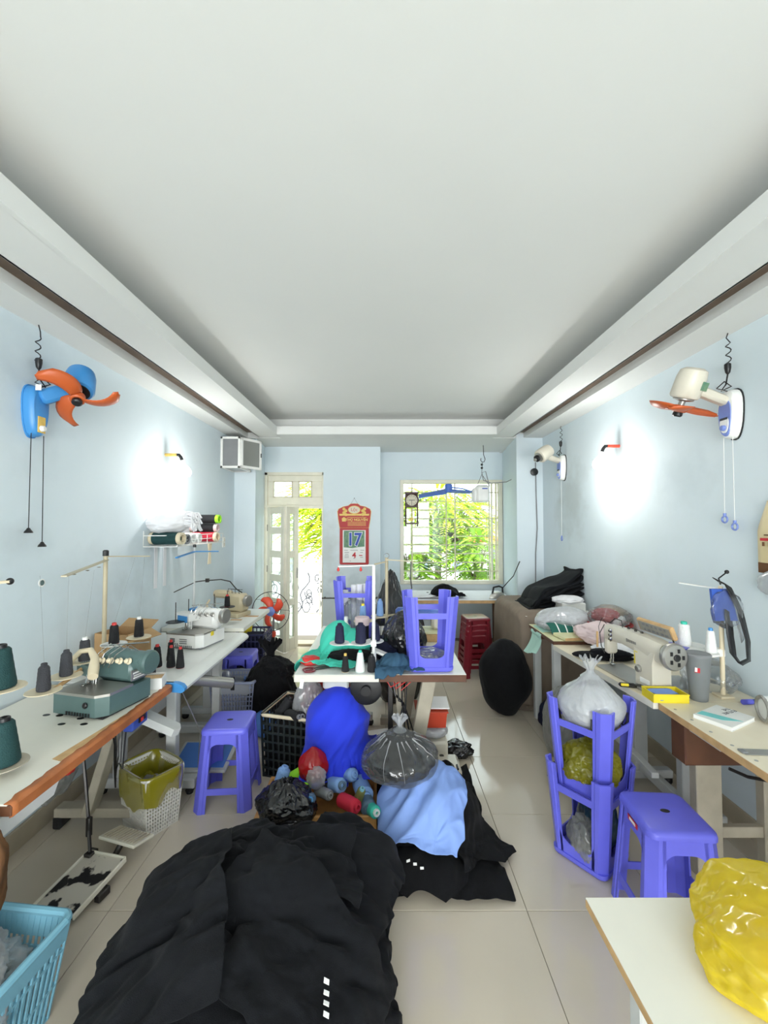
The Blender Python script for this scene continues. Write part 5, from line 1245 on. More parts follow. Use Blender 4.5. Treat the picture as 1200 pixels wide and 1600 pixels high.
t = thing('metal_ruler', 'steel ruler with a dark tip lying on the near right bench', 'ruler', (1.54, 1.66, Z), math.radians(-4))
MB().box((0, 0, .002), (.28, .045, .003), .001).build('blade', M['greymetal'], t); MB().box((-.135, .0, .004), (.022, .03, .006), .002).build('tip', M['grey'], t)
t = thing('box_cutter', 'black and yellow handled cutter lying on the right bench', 'cutter', (1.335, 2.33, Z), math.radians(-12))
MB().box((0, 0, .011), (.085, .028, .022), .008).build('handle', M['black'], t, SM); MB().box((-.015, -.012, .015), (.04, .01, .014), .003).build('grip', M['yellow'], t); MB().box((.065, .0, .009), (.055, .03, .015), .004).build('guard', M['darksteel'], t)
t = thing('scissors', 'red handled scissors lying on the left middle table', 'scissors', (-.42, 2.60, Z), math.radians(20))
b = MB(TR(-.04, .012, .006)).ring(.022, .005, 20, 6, Matrix.Diagonal((1.5, 1, 1, 1))); b.m = TR(-.04, -.02, .006); b.ring(.02, .005, 20, 6, Matrix.Diagonal((1.5, 1, 1, 1))); b.build('handles', M['redstool'], t, SM)
b = MB().prism([(-.01, -.01), (.13, -.004), (.13, 0), (-.01, .006)], .003, .006); b.prism([(-.01, .01), (.13, .014), (.125, .018), (-.01, .02)], .006, .009); b.build('blades', M['darksteel'], t)
# pedals on the left floor
t = thing('treadle_pedal', 'large black treadle board with flaking white paint on the left floor', 'pedal', (-1.345, 1.915, .045), math.radians(-12), None)
MB(RX(math.radians(7))).box((0, 0, 0), (.21, .27, .018), .005).build('board', M['worn'], t)
b = MB(RX(math.radians(7)))
for s in (-1, 1): b.box((s*.104, 0, .006), (.010, .27, .026), .003)
b.box((0, .133, .006), (.21, .010, .026), .003); b.build('rim', M['frame'], t)
MB().cyl((-.11, .0, -.02), (.12, 0, -.02), .012).box((.11, 0, -.025), (.03, .06, .035), .004).box((-.1, 0, -.025), (.03, .06, .035), .004).build('axle', M['darksteel'], t)
MB().tube([(-.085, .12, .02), (-.13, .15, .16), (-.17, .17, .30), (-.23, .2, .48)], .008, 6).box((-.12, .145, .13), (.022, .022, .09), .003).box((-.085, .125, .02), (.04, .05, .03), .004).build('rod', M['darksteel'], t, SM)
t = thing('ribbed_pedal', 'small ribbed cream pedal on the floor before the perforated bin', 'pedal', (-1.285, 2.14, .085), math.radians(-17))
MB(RX(math.radians(-12))).box((0, 0, 0), (.225, .125, .014), .004).build('plate', M['frame'], t)
for k in range(11): MB(RX(math.radians(-12))).box((-.092+.0185*k, 0, .009), (.007, .1, .006), .002).build('rib', M['base'], t)
MB().cyl((.0, -.02, -.005), (-.01, -.07, -.07), .014).box((-.01, -.06, -.075), (.08, .05, .02), .004).build('stem', M['darksteel'], t)

t = thing('round_badge', 'small round white badge with a green centre on the left wall', 'badge', (XL, 2.287, 1.325))
MB(RY(PI/2)).lathe([(.022, 0), (.022, .003), (0, .004)], 22).build('plate', M['white'], t); MB(RY(PI/2)).lathe([(.015, .0035), (.014, .005), (0, .005)], 18).build('centre', M['green'], t)
t = thing('wall_rod', 'thin dark rod fixed across the wall below the calendar', 'rod', (0, 5.66, .655))
MB().cyl((-.84, 0, 0), (-.05, 0, 0), .008).build('rod', M['darksteel'], t)
for x in (-.80, -.10): MB().box((x, .035, 0), (.02, .06, .02), .003).build('bracket', M['darksteel'], t)

# ------------------------------------------------------------------ crates, bins and soft goods
def lattice(t, w, d, h, fl, m, nx, nz, rim=.012, bar=.006, nd=None, solid_band=0., bm=None):
    """open-topped basket of bars: half widths grow by the factor fl towards the rim"""
    nd = nd or max(3, int(nx*d/w)); S = lambda z: 1+(fl-1)*z/h
    for q, (L, D, n) in enumerate(((w, d, nx), (d, w, nd), (w, d, nx), (d, w, nd))):
        b = MB(RZ(PI/2*q))
        P = lambda u, z: Vector((u*L/2*S(z), -D/2*S(z), z))
        for k in range(n+1): u = -1+2*k/n; b.bar(P(u, 0), P(u, h), bar, bar*.8, 0, (0, 1, 0))
        for k in range(nz+1): z = h*k/nz; b.bar(P(-1, z), P(1, z), bar*.8, bar*(1 if 0 < k < nz else 2), 0, (0, 0, 1))
        if solid_band: b.loft([[P(-1, h*(1-solid_band)), P(1, h*(1-solid_band)), P(1, h), P(-1, h)], [p+Vector((0, -.004, 0)) for p in (P(-1, h*(1-solid_band)), P(1, h*(1-solid_band)), P(1, h), P(-1, h))]])
        b.build('side_panel', m, t)
    b = MB(); pts = []
    for q in range(4):
        for k in range(5):
            a = PI/2*q+PI/8*k; sx = 1 if q in (0, 3) else -1; sy = 1 if q in (0, 1) else -1; r = .03
            pts.append((sx*(w/2*fl-r+.004)+r*math.cos(a), sy*(d/2*fl-r+.004)+r*math.sin(a), h))
    b.tube(pts+pts[:1], rim, 8); b.build('rim', bm or m, t, SM)
    MB().box((0, 0, .005), (w-.004, d-.004, .01)).build('base', m, t)
# near left aqua basket with plastic scraps
t = thing('laundry_basket', 'aqua blue slotted basket of clear plastic scraps at the lower left corner', 'basket', (-1.355, 1.285, .0), math.radians(-6))
lattice(t, .44, .36, .31, 1.2, M['rim_blue'], 24, 3, .013, .007, 18, .24)
t = thing('plastic_scraps', 'crumpled clear plastic bags heaped in the aqua basket', 'bags', (-1.36, 1.27, .2))
blob('crumpled_film', M['milky'], (0, 0, .02), (.21, .17, .11), t, 6, .2, 2, .16, 4, 9.); blob('crumpled_film', M['haze'], (.03, .04, .04), (.14, .1, .07), t, 5, .2, 2.5, .16, 5, 3.)
# brown cloth at the left edge
t = thing('brown_cloth_bag', 'brown cloth bag hanging from the bench corner at the left edge', 'bag', (-1.245, 1.30, .53))
blob('body', M['brownbag'], (0, 0, 0), (.075, .07, .19), t, 5, .16, 1.5, .08, 2.5, 5., rot=(0, .12, 0)); blob('gathered_neck', M['brownbag'], (-.02, .0, .17), (.035, .04, .07), t, 4, .15, 2, .1, 4, 2.)
# perforated bin with olive bag
t = thing('perforated_bin', 'pale grey perforated bin standing beside the near left stool', 'bin', (-1.285, 2.36, 0), math.radians(-32))
lattice(t, .22, .17, .31, 1.22, M['whitebin'], 17, 16, .008, .0075, 13)
t = thing('bin_liner', 'olive yellow bag lining the perforated bin and folded over its rim', 'bag', (-1.285, 2.36, 0), math.radians(-32))
rows = []
for k, (s_, z) in enumerate(((.70, .08), (.92, .18), (1.10, .27), (1.25, .322), (1.36, .328), (1.44, .31), (1.42, .25), (1.38, .205))):
    row = []
    for i in range(72):
        a = 2*PI*i/72; ca, sa = math.cos(a), math.sin(a); e = (abs(ca)**4+abs(sa)**4)**-.25
        n_ = float(pn(np.array(ca*2.5+k), np.array(sa*2.5), np.array(k*.7)))
        row.append(((.112*s_+.0)*ca*e*(1+.05*n_*(k not in (3, 4, 5))), .087*s_*sa*e*(1+.05*n_*(k not in (3, 4, 5))), z+(.03*n_ if k in (0, 1, 2) else .07*n_*(k > 5)-(.05*max(0, -math.sin(a)) if k > 5 else 0))))
    rows.append(row)
MB().grid(rows, wrap=True).build('film', M['olivebag'], t, smooth=3.2, sub=1, recalc=False)
blob('crumpled_film', M['olivebag'], (0, 0, .17), (.10, .07, .07), t, 5, .2, 2, .15, 5, 3)
blob('crumpled_film', M['haze'], (.01, 0, .22), (.06, .05, .03), t, 4, .2, 2, .15, 5, 6)
t = thing('red_candy_wrapper', 'small red wrapper lying against the wall under the near bench', 'wrapper', (-1.69, 2.28, .33))
blob('wrap', M['red'], (0, 0, 0), (.03, .03, .022), t, 4, .15, 2, .08, 4, 1)
t = thing('wall_bag', 'dusty clear bag sagging against the wall under the near bench', 'bag', (-1.76, 2.28, .29))
blob('film', M['haze'], (0, 0, 0), (.06, .12, .09), t, 5, .2, 2, .12, 4, 7)
# hamper with liner
t = thing('hamper', 'blue grey perforated hamper between the left bench and the black sack', 'hamper', (-1.20, 3.47, 0), math.radians(3))
lattice(t, .27, .24, .40, 1.25, M['hamper'], 14, 11, .010, .009, 12)
t = thing('hamper_liner', 'dusty clear liner hanging over the rim of the hamper', 'bag', (-1.20, 3.47, 0), math.radians(3))
rows = []
for k, (s_, z) in enumerate(((.9, .15), (1.1, .3), (1.25, .41), (1.31, .418), (1.33, .38), (1.32, .32))):
    row = []
    for i in range(60):
        a = 2*PI*i/60; ca, sa = math.cos(a), math.sin(a); e = (abs(ca)**5+abs(sa)**5)**-.2; n_ = float(pn(np.array(ca*3+k*.3), np.array(sa*3), np.array(2.)))
        row.append((.137*s_*ca*e*(1+.05*n_), .122*s_*sa*e*(1+.05*n_), z+.03*n_*(k != 3)))
    rows.append(row)
MB().grid(rows, wrap=True).build('film', M['milky'], t, smooth=3.2, sub=1, recalc=False)
MB().box((.01, -.16, .40), (.03, .012, .1), .003).build('dark_strap', M['black'], t)
t = thing('blue_tub', 'blue plastic tub half hidden behind the hamper and the black sack', 'tub', (-1.03, 3.62, 0))
MB().lathe([(.12, 0), (.15, .34), (.16, .345), (.16, .355), (.145, .35), (.118, .01)], 24).build('body', M['skyblue'], t, SM)
t = thing('navy_crate', 'navy slotted crate with dark cloth under the far left bench', 'crate', (-1.40, 4.42, 0)); lattice(t, .34, .3, .53, 1.08, M['navycrate'], 9, 8, .009, .01)
MB().box((-.02, 0, .25), (.29, .26, .5), .02).build('inner_bag', M['navycloth'], t)
t = thing('yellow_cloth', 'yellow cloth scrap on top of the navy crate', 'cloth', (-1.44, 4.36, .58)); blob('cloth', M['yellow'], (0, 0, 0), (.07, .06, .05), t, 4, .2, 2, .1, 4, 3)
# big sacks
def sack(name, label, cat, c, r, m, seed, knot_s=0., flat=.8, lump=.08, crin=.035, pinch=.5, pleat=.03, cs=2.2, n=6, km=None, rot=None):
    t = thing(name, label, cat, (c[0], c[1], 0))
    blob('body', m, (0, 0, c[2]), r, t, n, lump, 1.3, crin, cs, seed, flat, pinch, pleat, rot=rot)
    if knot_s: knot('tied_neck', km or m, (0, 0, c[2]+r[2]*1.32*(.9 if pinch else 1)), knot_s, t, seed)
    return t
t = sack('fabric_sack', 'black gathered sack standing before the pedestal fan', 'bag', (-.945, 3.52, .235), (.205, .19, .27), M['blackcloth2'], 3., .09, .85, lump=.12, crin=.07, pinch=.22, pleat=.05, cs=1.8)
blob('gathered_top', M['blackcloth2'], (.07, -.02, .46), (.13, .10, .075), t, 5, .2, 2., .12, 3., 6., rot=(0, .3, .4))
t = thing('blue_sack_base', 'blue sack bottom showing under the black gathered sack', 'bag', (-.93, 3.33, .0)); blob('body', M['skyblue'], (0, 0, .08), (.10, .09, .1), t, 5, .1, 1.5, .05, 3, 2, .7)
t = thing('fabric_sack', 'big round black fabric sack on the floor before the taupe cloth', 'bag', (1.06, 3.73, 0))
P = blob('body', M['blackcloth2'], (0, 0, .30), (.215, .20, .31), t, 6, .08, 1.2, .035, 1.5, 8., .93)
# right side clear bags on the floor
def clearbag(label, c, r, m, seed, inner=None, ks=.05, ir=.8, gname='bags', cat='bag', floor=True, pleat=.05, flat=.8, pinch=.75, km=None, n=6, name='tied_bag'):
    t = thing(name, label, cat, (c[0], c[1], c[2]-r[2]*flat*1.0))
    z0 = r[2]*flat
    blob('film', m, (0, 0, z0), r, t, n, .07, 1.5, .035, 3.2, seed, flat, pinch, pleat, 13)
    if inner: blob('contents', inner, (0, 0, z0-.1*r[2]), (r[0]*ir, r[1]*ir, r[2]*ir*.85), t, 5, .12, 1.8, .05, 3., seed+3, flat*.98)
    if ks: knot('tied_neck', km or m, (0, 0, z0+r[2]*1.30), ks, t, seed)
    return t
clearbag('dusty clear bag slumped under the right table, left of its pair', (1.27, 3.03, .21), (.13, .115, .25), M['haze'], 4., M['grey'], .0, .7, pinch=.3)
clearbag('dusty clear bag under the right bench, heaped above the other', (1.50, 2.97, .36), (.14, .12, .14), M['haze'], 7., None, .05, pinch=.4)
t = thing('dark_lining', 'dark blue cloth pushed behind the clear bags on the right floor', 'cloth', (1.36, 3.42, .0)); blob('cloth', M['navycloth'], (0, 0, .1), (.11, .09, .12), t, 5, .15, 1.5, .06, 3, 5, .8)
t = thing('black_bag_scrap', 'black bag scrap on the floor beside the nested upturned stools', 'bag', (1.20, 2.72, 0)); blob('film', M['blackplastic'], (0, 0, .05), (.13, .09, .06), t, 5, .2, 2, .12, 4, 2, .8)
# bags in the upturned stools at the right
clearbag('tied white bag resting on the legs of the nested upturned stools', (1.045, 2.15, .735), (.15, .145, .125), M['milky'], 2., M['whitecloth'], .052, .86, pinch=.7, pleat=.045, flat=.9)
b = MB()
for k in range(4): a = math.radians(37)+PI/2*k+.5; b.tube([(1.045+.158*math.cos(a), 2.15+.158*math.sin(a), .72), (1.045+.163*math.cos(a), 2.15+.163*math.sin(a), .68), (1.045+.15*math.cos(a), 2.15+.15*math.sin(a), .655), (1.045+.142*math.cos(a+.2), 2.15+.142*math.sin(a+.2), .65), (1.045+.152*math.cos(a+.2), 2.15+.152*math.sin(a+.2), .7)], .006, 5)
t = thing('bag_ties', 'black cloth ties knotted round the rails of the top upturned stool', 'ties'); b.build('tie', M['black'], t)
t = thing('olive_bag', 'olive yellow crumpled bag inside the top upturned stool', 'bag', (1.045, 2.15, .335)); blob('film', M['olivebag'], (0, 0, .10), (.125, .12, .105), t, 6, .14, 1.8, .12, 4.5, 6., .85); blob('contents', M['leaf2'], (0, 0, .085), (.09, .085, .07), t, 4, .2, 2, .1, 3, 2., .85)
t = thing('clear_bag_scrap', 'crumpled clear bag inside the bottom upturned stool', 'bag', (.99, 2.10, .03)); blob('film', M['haze'], (0, 0, .08), (.07, .08, .09), t, 5, .15, 2, .14, 5, 3., .85)
t = thing('dark_liner', 'dark blue green liner bag hanging in the bottom upturned stool', 'bag', (1.07, 2.15, .035)); blob('film', mat('dark_teal_film', (24, 50, 64), .3), (0, 0, .13), (.085, .09, .15), t, 5, .1, 1.6, .08, 4, 5., .85)
t = thing('clear_bag_scrap', 'clear bag crumpled in the upturned stool on the middle table', 'bag', (.285, 2.68, .785)); blob('film', M['clear'], (0, 0, .03), (.09, .09, .035), t, 5, .15, 2, .14, 5, 3., .85)
t = thing('white_rolls', 'white paper rolls standing in the far upturned stool', 'rolls', (-.235, 3.42, .79))
for k, (x, y, h_) in enumerate(((-.075, 0, .32), (-.01, .02, .36), (.035, -.01, .37), (.08, .01, .37))): MB().cyl((x, y, 0), (x*1.05, y, h_), .022, .024).build('roll', M['whitecloth'], t, SM)
blob('film', M['clear'], (0, 0, .12), (.11, .11, .12), t, 5, .12, 2, .12, 5, 8, .9)

# ------------------------------------------------------------------ heap of black garments and the second heap
mA = [s_ball((-.47, 1.42, -.05), (.50, .64, .37)), s_ball((-.26, 1.80, .0), (.32, .20, .26)), s_floor(0)]
heap = thing('garment_heap', 'large heap of black fabric pieces spread over the floor in front', 'fabric heap', (0, 0, 0))
P1 = drape(sheet((-.445, 1.40, .36), 1.09, 1.36, 96, 112, .05, (.885, .87), .10, 1., .09), mA, 70, 3, .008, .8, .22, 7, anc=.10)
P1 = wrinkle(P1, .042, .13, 3.5, .15, 2., .5, .9)
sheet_obj('fabric_layer', P1, M['blackcloth'], heap)
hA = s_hf([P1], 0.)
for (c, w_, h_, nx_, ny_, rz_, sq, am, sd_, ep, an) in (
    ((-.33, 1.84, .48), .80, .36, 72, 34, -.06, (.84, .80), .05, 4., .014, .12),
    ((-.66, 1.70, .46), .52, .50, 48, 46, .55, (.82, .86), .05, 7., .016, .12),
    ((-.16, 1.66, .44), .44, .58, 40, 52, -.35, (.82, .86), .05, 11., .014, .12),
    ((-.47, 1.56, .48), .86, .34, 76, 32, .18, (.84, .80), .05, 15., .022, .12),
    ((-.30, 1.32, .48), .66, .46, 58, 40, -.5, (.84, .84), .05, 18., .02, .12),
    ((-.70, 1.36, .46), .46, .60, 40, 52, .3, (.84, .86), .05, 23., .018, .12)):
    PX = drape(sheet(c, w_, h_, nx_, ny_, rz_, sq, am, sd_, .12), [hA, s_floor(0)], 45, 3, ep, .8, .15, 7, anc=an)
    PX = wrinkle(PX, .030, .085, 3.2, rz_, sd_, .5, .8)
    sheet_obj('fabric_layer', PX, M['blackcloth'], heap); P1 = np.concatenate([P1.reshape(-1, 3), PX.reshape(-1, 3)]); hA = s_hf([P1], 0.)
b = MB()
for k in range(4): b.box((-.165+.003*k, 1.245-.024*k, .0), (.015, .010, .003), 0)
hz = hA
for i, v in enumerate(b.v): b.v[i] = Vector((v.x, v.y, v.z+.02-float(hz(np.array([[v.x, v.y, 0.]]))[0])/.7))
b.build('white_stitch_mark', M['paper'], heap)
mB = [s_ball((.235, 2.36, -.02), (.26, .34, .25)), s_ball((.2, 2.0, -.03), (.18, .14, .12)), s_box((.2, 2.68, .05), (.5, .11, .12), .02), s_floor(0)]
heap2 = thing('garment_heap', 'smaller heap of black garments under the tied clear bag', 'fabric heap', (0, 0, 0))
Q1 = drape(sheet((.25, 2.36, .30), .70, 1.12, 60, 92, .0, (.86, .88), .07, 21., .2), mB, 60, 3, .007, .8, .14, 7, anc=.1)
Q1 = wrinkle(Q1, .035, .12, 3., 1.2, 5.); sheet_obj('fabric_layer', Q1, M['blackcloth2'], heap2)
Q2 = drape(sheet((.40, 2.22, .30), .40, .50, 40, 48, .5, (.84, .86), .05, 25., .2), [s_hf([Q1], 0.), s_floor(0)], 50, 3, .01, .8, .12, 7)
Q2 = wrinkle(Q2, .03, .10, 3., .9, 9.); sheet_obj('fabric_layer', Q2, M['blackcloth2'], heap2)
b = MB()
hq = s_hf([Q1, Q2], 0.)
for k in range(3): b.box((.11+.03*k, 1.95-.013*k, .012), (.016, .008, .002))
for i, v in enumerate(b.v): b.v[i] = Vector((v.x, v.y, v.z-float(hq(np.array([[v.x, v.y, 0.]]))[0])/.7+.004))
b.build('white_print', M['paper'], heap2)
P = drape(sheet((.185, 2.19, .34), .50, .46, 64, 60, -.25, (.82, .84), .06, 31., .14), [s_hf([Q1, Q2], 0.), s_floor(0)], 55, 3, .016, .75, .16, 7, anc=.14)
P = wrinkle(P, .034, .12, 2.6, 1.0, 3.)
o = sheet_obj('blue_shirting', P, M['sky'], None); tag(o, 'light blue shirting cloth draped over the smaller black heap', 'cloth')
hs = float(-hq(np.array([[.09, 2.42, 0.]]))[0])/.7
t = clearbag('large tied clear bag of dark cloth on top of the smaller heap', (.088, 2.36, .36), (.205, .19, .125), M['clear'], 5., M['blackcloth2'], .042, .84, pinch=.85, pleat=.11, flat=.9, km=M['milky'])
from mathutils.bvhtree import BVHTree
fm = [o for o in t.children if o.name.startswith('film')][0].data
bv = BVHTree.FromPolygons([v.co[:] for v in fm.vertices], [p.vertices[:] for p in fm.polygons]); r_ = random.Random(12)
for k in range(17):
    a = 2*PI*k/17+r_.uniform(-.12, .12); pts = []; n_ = r_.randint(6, 11)
    for q in range(n_):
        h_ = bv.ray_cast(Vector((0, 0, .02)), Vector((math.cos(a+.03*q), math.sin(a+.03*q), 2.6-.23*q)).normalized(), 2.)
        if h_[0]: pts.append(h_[0]*1.0+h_[1]*.001*(1 if h_[1].dot(h_[0]) > 0 else -1))
    if len(pts) > 3: MB().tube(pts, [.0045*(1-.85*i/(len(pts)-1)) for i in range(len(pts))], 5).build('pleat', M['milky'], t, SM)
# royal blue bundle
t = thing('blue_bundle', 'royal blue cloth bundle leaning between the black crate and the clear bag', 'bundle', (-.285, 2.64, 0))
P = drape(sheet((.02, 0, .72), .64, .66, 80, 80, .15, (.74, .74), .09, 41., .06), [s_ball((0, 0, .40), (.165, .155, .20)), s_ball((-.02, .02, .2), (.15, .14, .2)), s_floor(.17)], 80, 3, .008, .6, .14, 6, anc=.025)
P = wrinkle(P, .040, .15, 4., 1.15, 6.)
sheet_obj('cloth', P, M['royal'], t)
blob('filling', M['royal'], (0, 0, .34), (.17, .16, .26), t, 4, .05, 1.5, .02, 2, 2)
# black crate with cones and a clear bag
t = thing('black_crate', 'tall black slotted crate of thread cones left of the blue bundle', 'crate', (-.60, 2.92, 0), math.radians(-14), None)
lattice(t, .30, .34, .40, 1.08, M['blackcrate'], 8, 7, .011, .012, 9, 0, M['cream'])
MB().box((0, 0, .15), (.27, .31, .28), .02).build('inner_bag', M['blackcloth2'], t)
for k, (x, y, z, rx, ry) in enumerate(((-.70, 2.84, .37, .3, .5), (-.63, 2.80, .39, 1.3, .6), (-.58, 2.83, .37, 1.2, -.3), (-.66, 2.93, .38, 1.0, .9))):
    spool(['black cone leaning at the left of the crate', 'black cone lying across the front of the crate', 'black cone lying at the right of the crate', 'black cone lying deeper in the crate'][k], M['thread_black'], (x, y, z), .036, .026, .13, ['black', 'grey', 'grey', 'red'][k], 'black cones in the crate', rot=(rx, ry, .6))
t = thing('clear_bag_scrap', 'open clear bag standing in the black crate beside the cones', 'bag', (-.50, 2.86, .36)); blob('film', M['milky'], (0, 0, .09), (.09, .09, .12), t, 5, .16, 2, .14, 4, 12.)
# wooden tray of spools
t = thing('wooden_tray', 'honey wood tray filled with spools behind the black heap', 'tray', (-.36, 2.41, 0), math.radians(1))
w, d, h = .64, .36, .12; b = MB().box((0, 0, .008), (w, d, .016), .003)
b.build('base', M['lightwood'], t)
for x, y, dx, dy in ((0, d/2-.01, w, .02), (0, -d/2+.01, w, .02), (w/2-.01, 0, .02, d-.04), (-w/2+.01, 0, .02, d-.04)): MB().box((x, y, h/2), (dx, dy, h), .004).build('rail', M['lightwood'], t)
GT = 'spools in the wooden tray'
TS = [(-.60, 2.41, .10, .0, .3, 'thread_sky', .036, .032, .12, 'thread_sky', 'pale blue spool standing at the left end of the wooden tray'),
      (-.63, 2.33, .08, .2, .2, 'thread_slate', .03, .028, .09, 'fanblue', 'slate spool low in the front left corner of the tray'),
      (-.545, 2.47, .13, .0, 1.2, 'thread_lime', .036, .036, .12, 'thread_lime', 'upper lime green spool beside the red bag'),
      (-.52, 2.39, .11, .9, .7, 'thread_lime', .035, .034, .13, 'thread_lime', 'lower lime green spool beside the red bag'),
      (-.25, 2.50, .14, 1.0, .6, 'thread_sky', .034, .032, .12, 'thread_sky', 'pale blue spool tilted behind the others in the tray'),
      (-.31, 2.44, .13, 1.1, .5, 'thread_sky', .036, .034, .13, 'thread_slate', 'pale blue hollow spool lying in the middle of the tray'),
      (-.14, 2.46, .13, 1.45, -1.2, 'thread_sky', .042, .042, .13, 'thread_sky', 'thick pale blue spool lying at the right of the tray'),
      (-.12, 2.39, .11, 1.45, -1.3, 'thread_slate', .038, .038, .13, 'thread_slate', 'thick slate spool below the thick pale blue one'),
      (-.23, 2.32, .12, 1.2, .9, 'thread_red', .034, .032, .13, 'thread_red', 'crimson spool lying in the tray front'),
      (-.145, 2.28, .13, .5, .1, 'thread_olive', .023, .02, .1, 'rim_blue', 'small olive spool with blue cap in the tray'),
      (-.37, 2.40, .12, 1.2, .5, 'grey', .026, .024, .14, 'grey', 'grey spool lying beside the hollow blue one'),
      (-.40, 2.33, .12, 1.0, -.4, 'thread_slate', .028, .025, .12, 'fanblue', 'slate spool with bright blue cap in the tray'),
      (-.09, 2.30, .10, 1.3, .3, 'teal', .028, .028, .1, 'white', 'turquoise spool in the right front corner of the tray'),
      (-.36, 2.52, .13, 1.5, .9, 'thread_black', .035, .033, .13, 'yellow', 'black spool with yellow end at the back of the tray')]
for (x, y, z, rx, ry, tm, r, r2, h_, tip, lb) in TS: spool(lb, M[tm], (x, y, z+.03), r*1.08, r2*1.08, h_*1.1, tip, GT, rot=(rx, ry, .4), name='thread_spool')
t = clearbag('red tied bag on the wooden tray beside the lime spools', (-.405, 2.44, .265), (.082, .075, .085), M['redbag'], 8., M['thread_red'], 0, .8, pinch=.4, pleat=.04, n=5)
blob('clear_tail', M['milky'], (.03, -.07, .04), (.045, .03, .05), t, 4, .2, 2.5, .16, 5, 3)
t = thing('black_bag', 'shiny black tied bag lying on the front of the wooden tray', 'bag', (-.51, 2.24, .12)); blob('film', M['blackplastic'], (0, 0, .06), (.14, .11, .10), t, 6, .12, 1.8, .09, 3.5, 9., .8, .5, .09)
knot('tied_neck', M['blackplastic'], (.01, -.01, .155), .03, t, 3)
# ------------------------------------------------------------------ on the middle tables
tabs = [s_box((-.02, 3.12, Z-.05), (1.02, 1.2, .1), .008), s_floor(0)]
P = drape(sheet((-.30, 2.86, .98), .50, .58, 62, 70, -.3, (.80, .82), .08, 51., .10), [s_ball((-.31, 2.96, Z+.02), (.12, .11, .17)), s_ball((-.20, 2.90, Z+.03), (.09, .09, .12))]+tabs, 60, 3, .006, .75, .14, 7, anc=.10)
P = wrinkle(P, .035, .11, 2.8, .9, 4.)
o = sheet_obj('turquoise_cloth', P, M['teal']); tag(o, 'turquoise cloth heaped at the left of the middle tables', 'cloth')
P = drape(sheet((.09, 2.61, .88), .36, .22, 56, 36, .05, (.78, .78), .05, 61., .12), [s_ball((.07, 2.66, Z), (.08, .07, .055))]+tabs, 45, 3, .006, .8, .12, 7, anc=.12)
P = wrinkle(P, .035, .08, 2.2, 1.2, 7.)
o = sheet_obj('slate_cloth', P, M['slate']); tag(o, 'slate blue cloth crumpled on the front edge of the middle tables', 'cloth')
t = thing('black_cloth_roll', 'black cloth lying behind the front cones on the middle table', 'cloth', (-.2, 2.76, Z)); blob('cloth', M['blackcloth2'], (.0, 0, .035), (.15, .06, .04), t, 5, .15, 1.8, .08, 3, 5, .85)
t = thing('covered_machine', 'machine under a shiny black bag on the middle table', 'bag', (.14, 2.98, Z)); blob('film', M['blackplastic'], (0, 0, .10), (.14, .17, .15), t, 6, .12, 1.5, .06, 3, 3, .66, .35, .05)
blob('navy_cloth', M['navycloth'], (-.13, -.02, .04), (.13, .15, .06), t, 5, .15, 1.8, .08, 3, 4, .7)
t = thing('red_cloth_scrap', 'red cloth scrap at the left edge of the middle tables', 'cloth', (-.475, 2.72, Z)); blob('cloth', M['red'], (0, 0, .02), (.055, .05, .026), t, 4, .2, 2, .1, 4, 3, .8)
t = thing('paper_tag', 'small white tag hanging over the left front table corner', 'tag', (-.485, 2.517, Z-.03)); MB().box((0, -.002, -.02), (.022, .002, .06), 0, RY(.15)).build('card', M['paper'], t)
t = thing('white_guide_plate', 'white plastic guard lying behind the slate blue cloth', 'guard', (-.0, 2.72, Z+.06)); MB(RZ(-.3) @ RY(.3)).box((0, 0, 0), (.16, .06, .016), .007).build('plate', M['white'], t, SM)
for k, (c, r, lb) in enumerate((((.06, 3.95, .55), (.17, .16, .55), 'tall black plastic sack behind the middle tables, nearest the calendar'), ((.27, 4.05, .42), (.15, .16, .42), 'shorter black plastic sack behind the middle tables'))):
    sack('rubbish_sack', lb, 'bag', c, r, M['blackplastic'], 4.+k*3, 0, .98, .07, .05, .45, .05, 2.4, 6)
# under the middle tables
def tubbox(name, label, cat, c, d, m, lid=None, ins=None):
    t = thing(name, label, cat, (c[0], c[1], c[2])); w, l, h = d
    MB().loft([[(x*w/2*.92, y*l/2*.92, 0) for x, y in ((-1, -1), (1, -1), (1, 1), (-1, 1))], [(x*w/2, y*l/2, h) for x, y in ((-1, -1), (1, -1), (1, 1), (-1, 1))], [(x*(w/2+.008), y*(l/2+.008), h) for x, y in ((-1, -1), (1, -1), (1, 1), (-1, 1))], [(x*(w/2+.008), y*(l/2+.008), h+.008) for x, y in ((-1, -1), (1, -1), (1, 1), (-1, 1))]]).build('body', m, t)
    if lid: MB(RX(.15)).box((.03, .02, h+.03), (w*.9, l*.8, .01), .002).build('lid', lid, t)
    if ins: blob('contents', ins, (0, 0, h+.005), (w*.42, l*.42, .03), t, 4, .2, 2, .1, 4, 3, .5)
    return t
sm = thing('machine_motor', 'dusty cream machine motor lying on the floor right of the table leg', 'motor', (.40, 2.74, 0)); MB().box((0, 0, .06), (.17, .2, .12), .015).build('body', M['offwhite'], sm, SM); MB().cyl((0, -.1, .07), (0, -.125, .07), .03).build('pulley', M['darksteel'], sm, SM)
b = MB()
for k in range(5): b.box((-.06+.03*k, -.07, .125), (.01, .05, .012), .002)
b.build('vent', M['black'], sm)
sm = thing('machine_motor', 'dusty cream machine motor with cables behind the tied clear bag', 'motor', (.33, 2.92, 0)); MB().box((0, 0, .10), (.19, .2, .2), .015).build('body', M['offwhite'], sm, SM); MB().cyl((.05, -.1, .1), (.05, -.12, .1), .025).build('pulley', M['darksteel'], sm, SM)
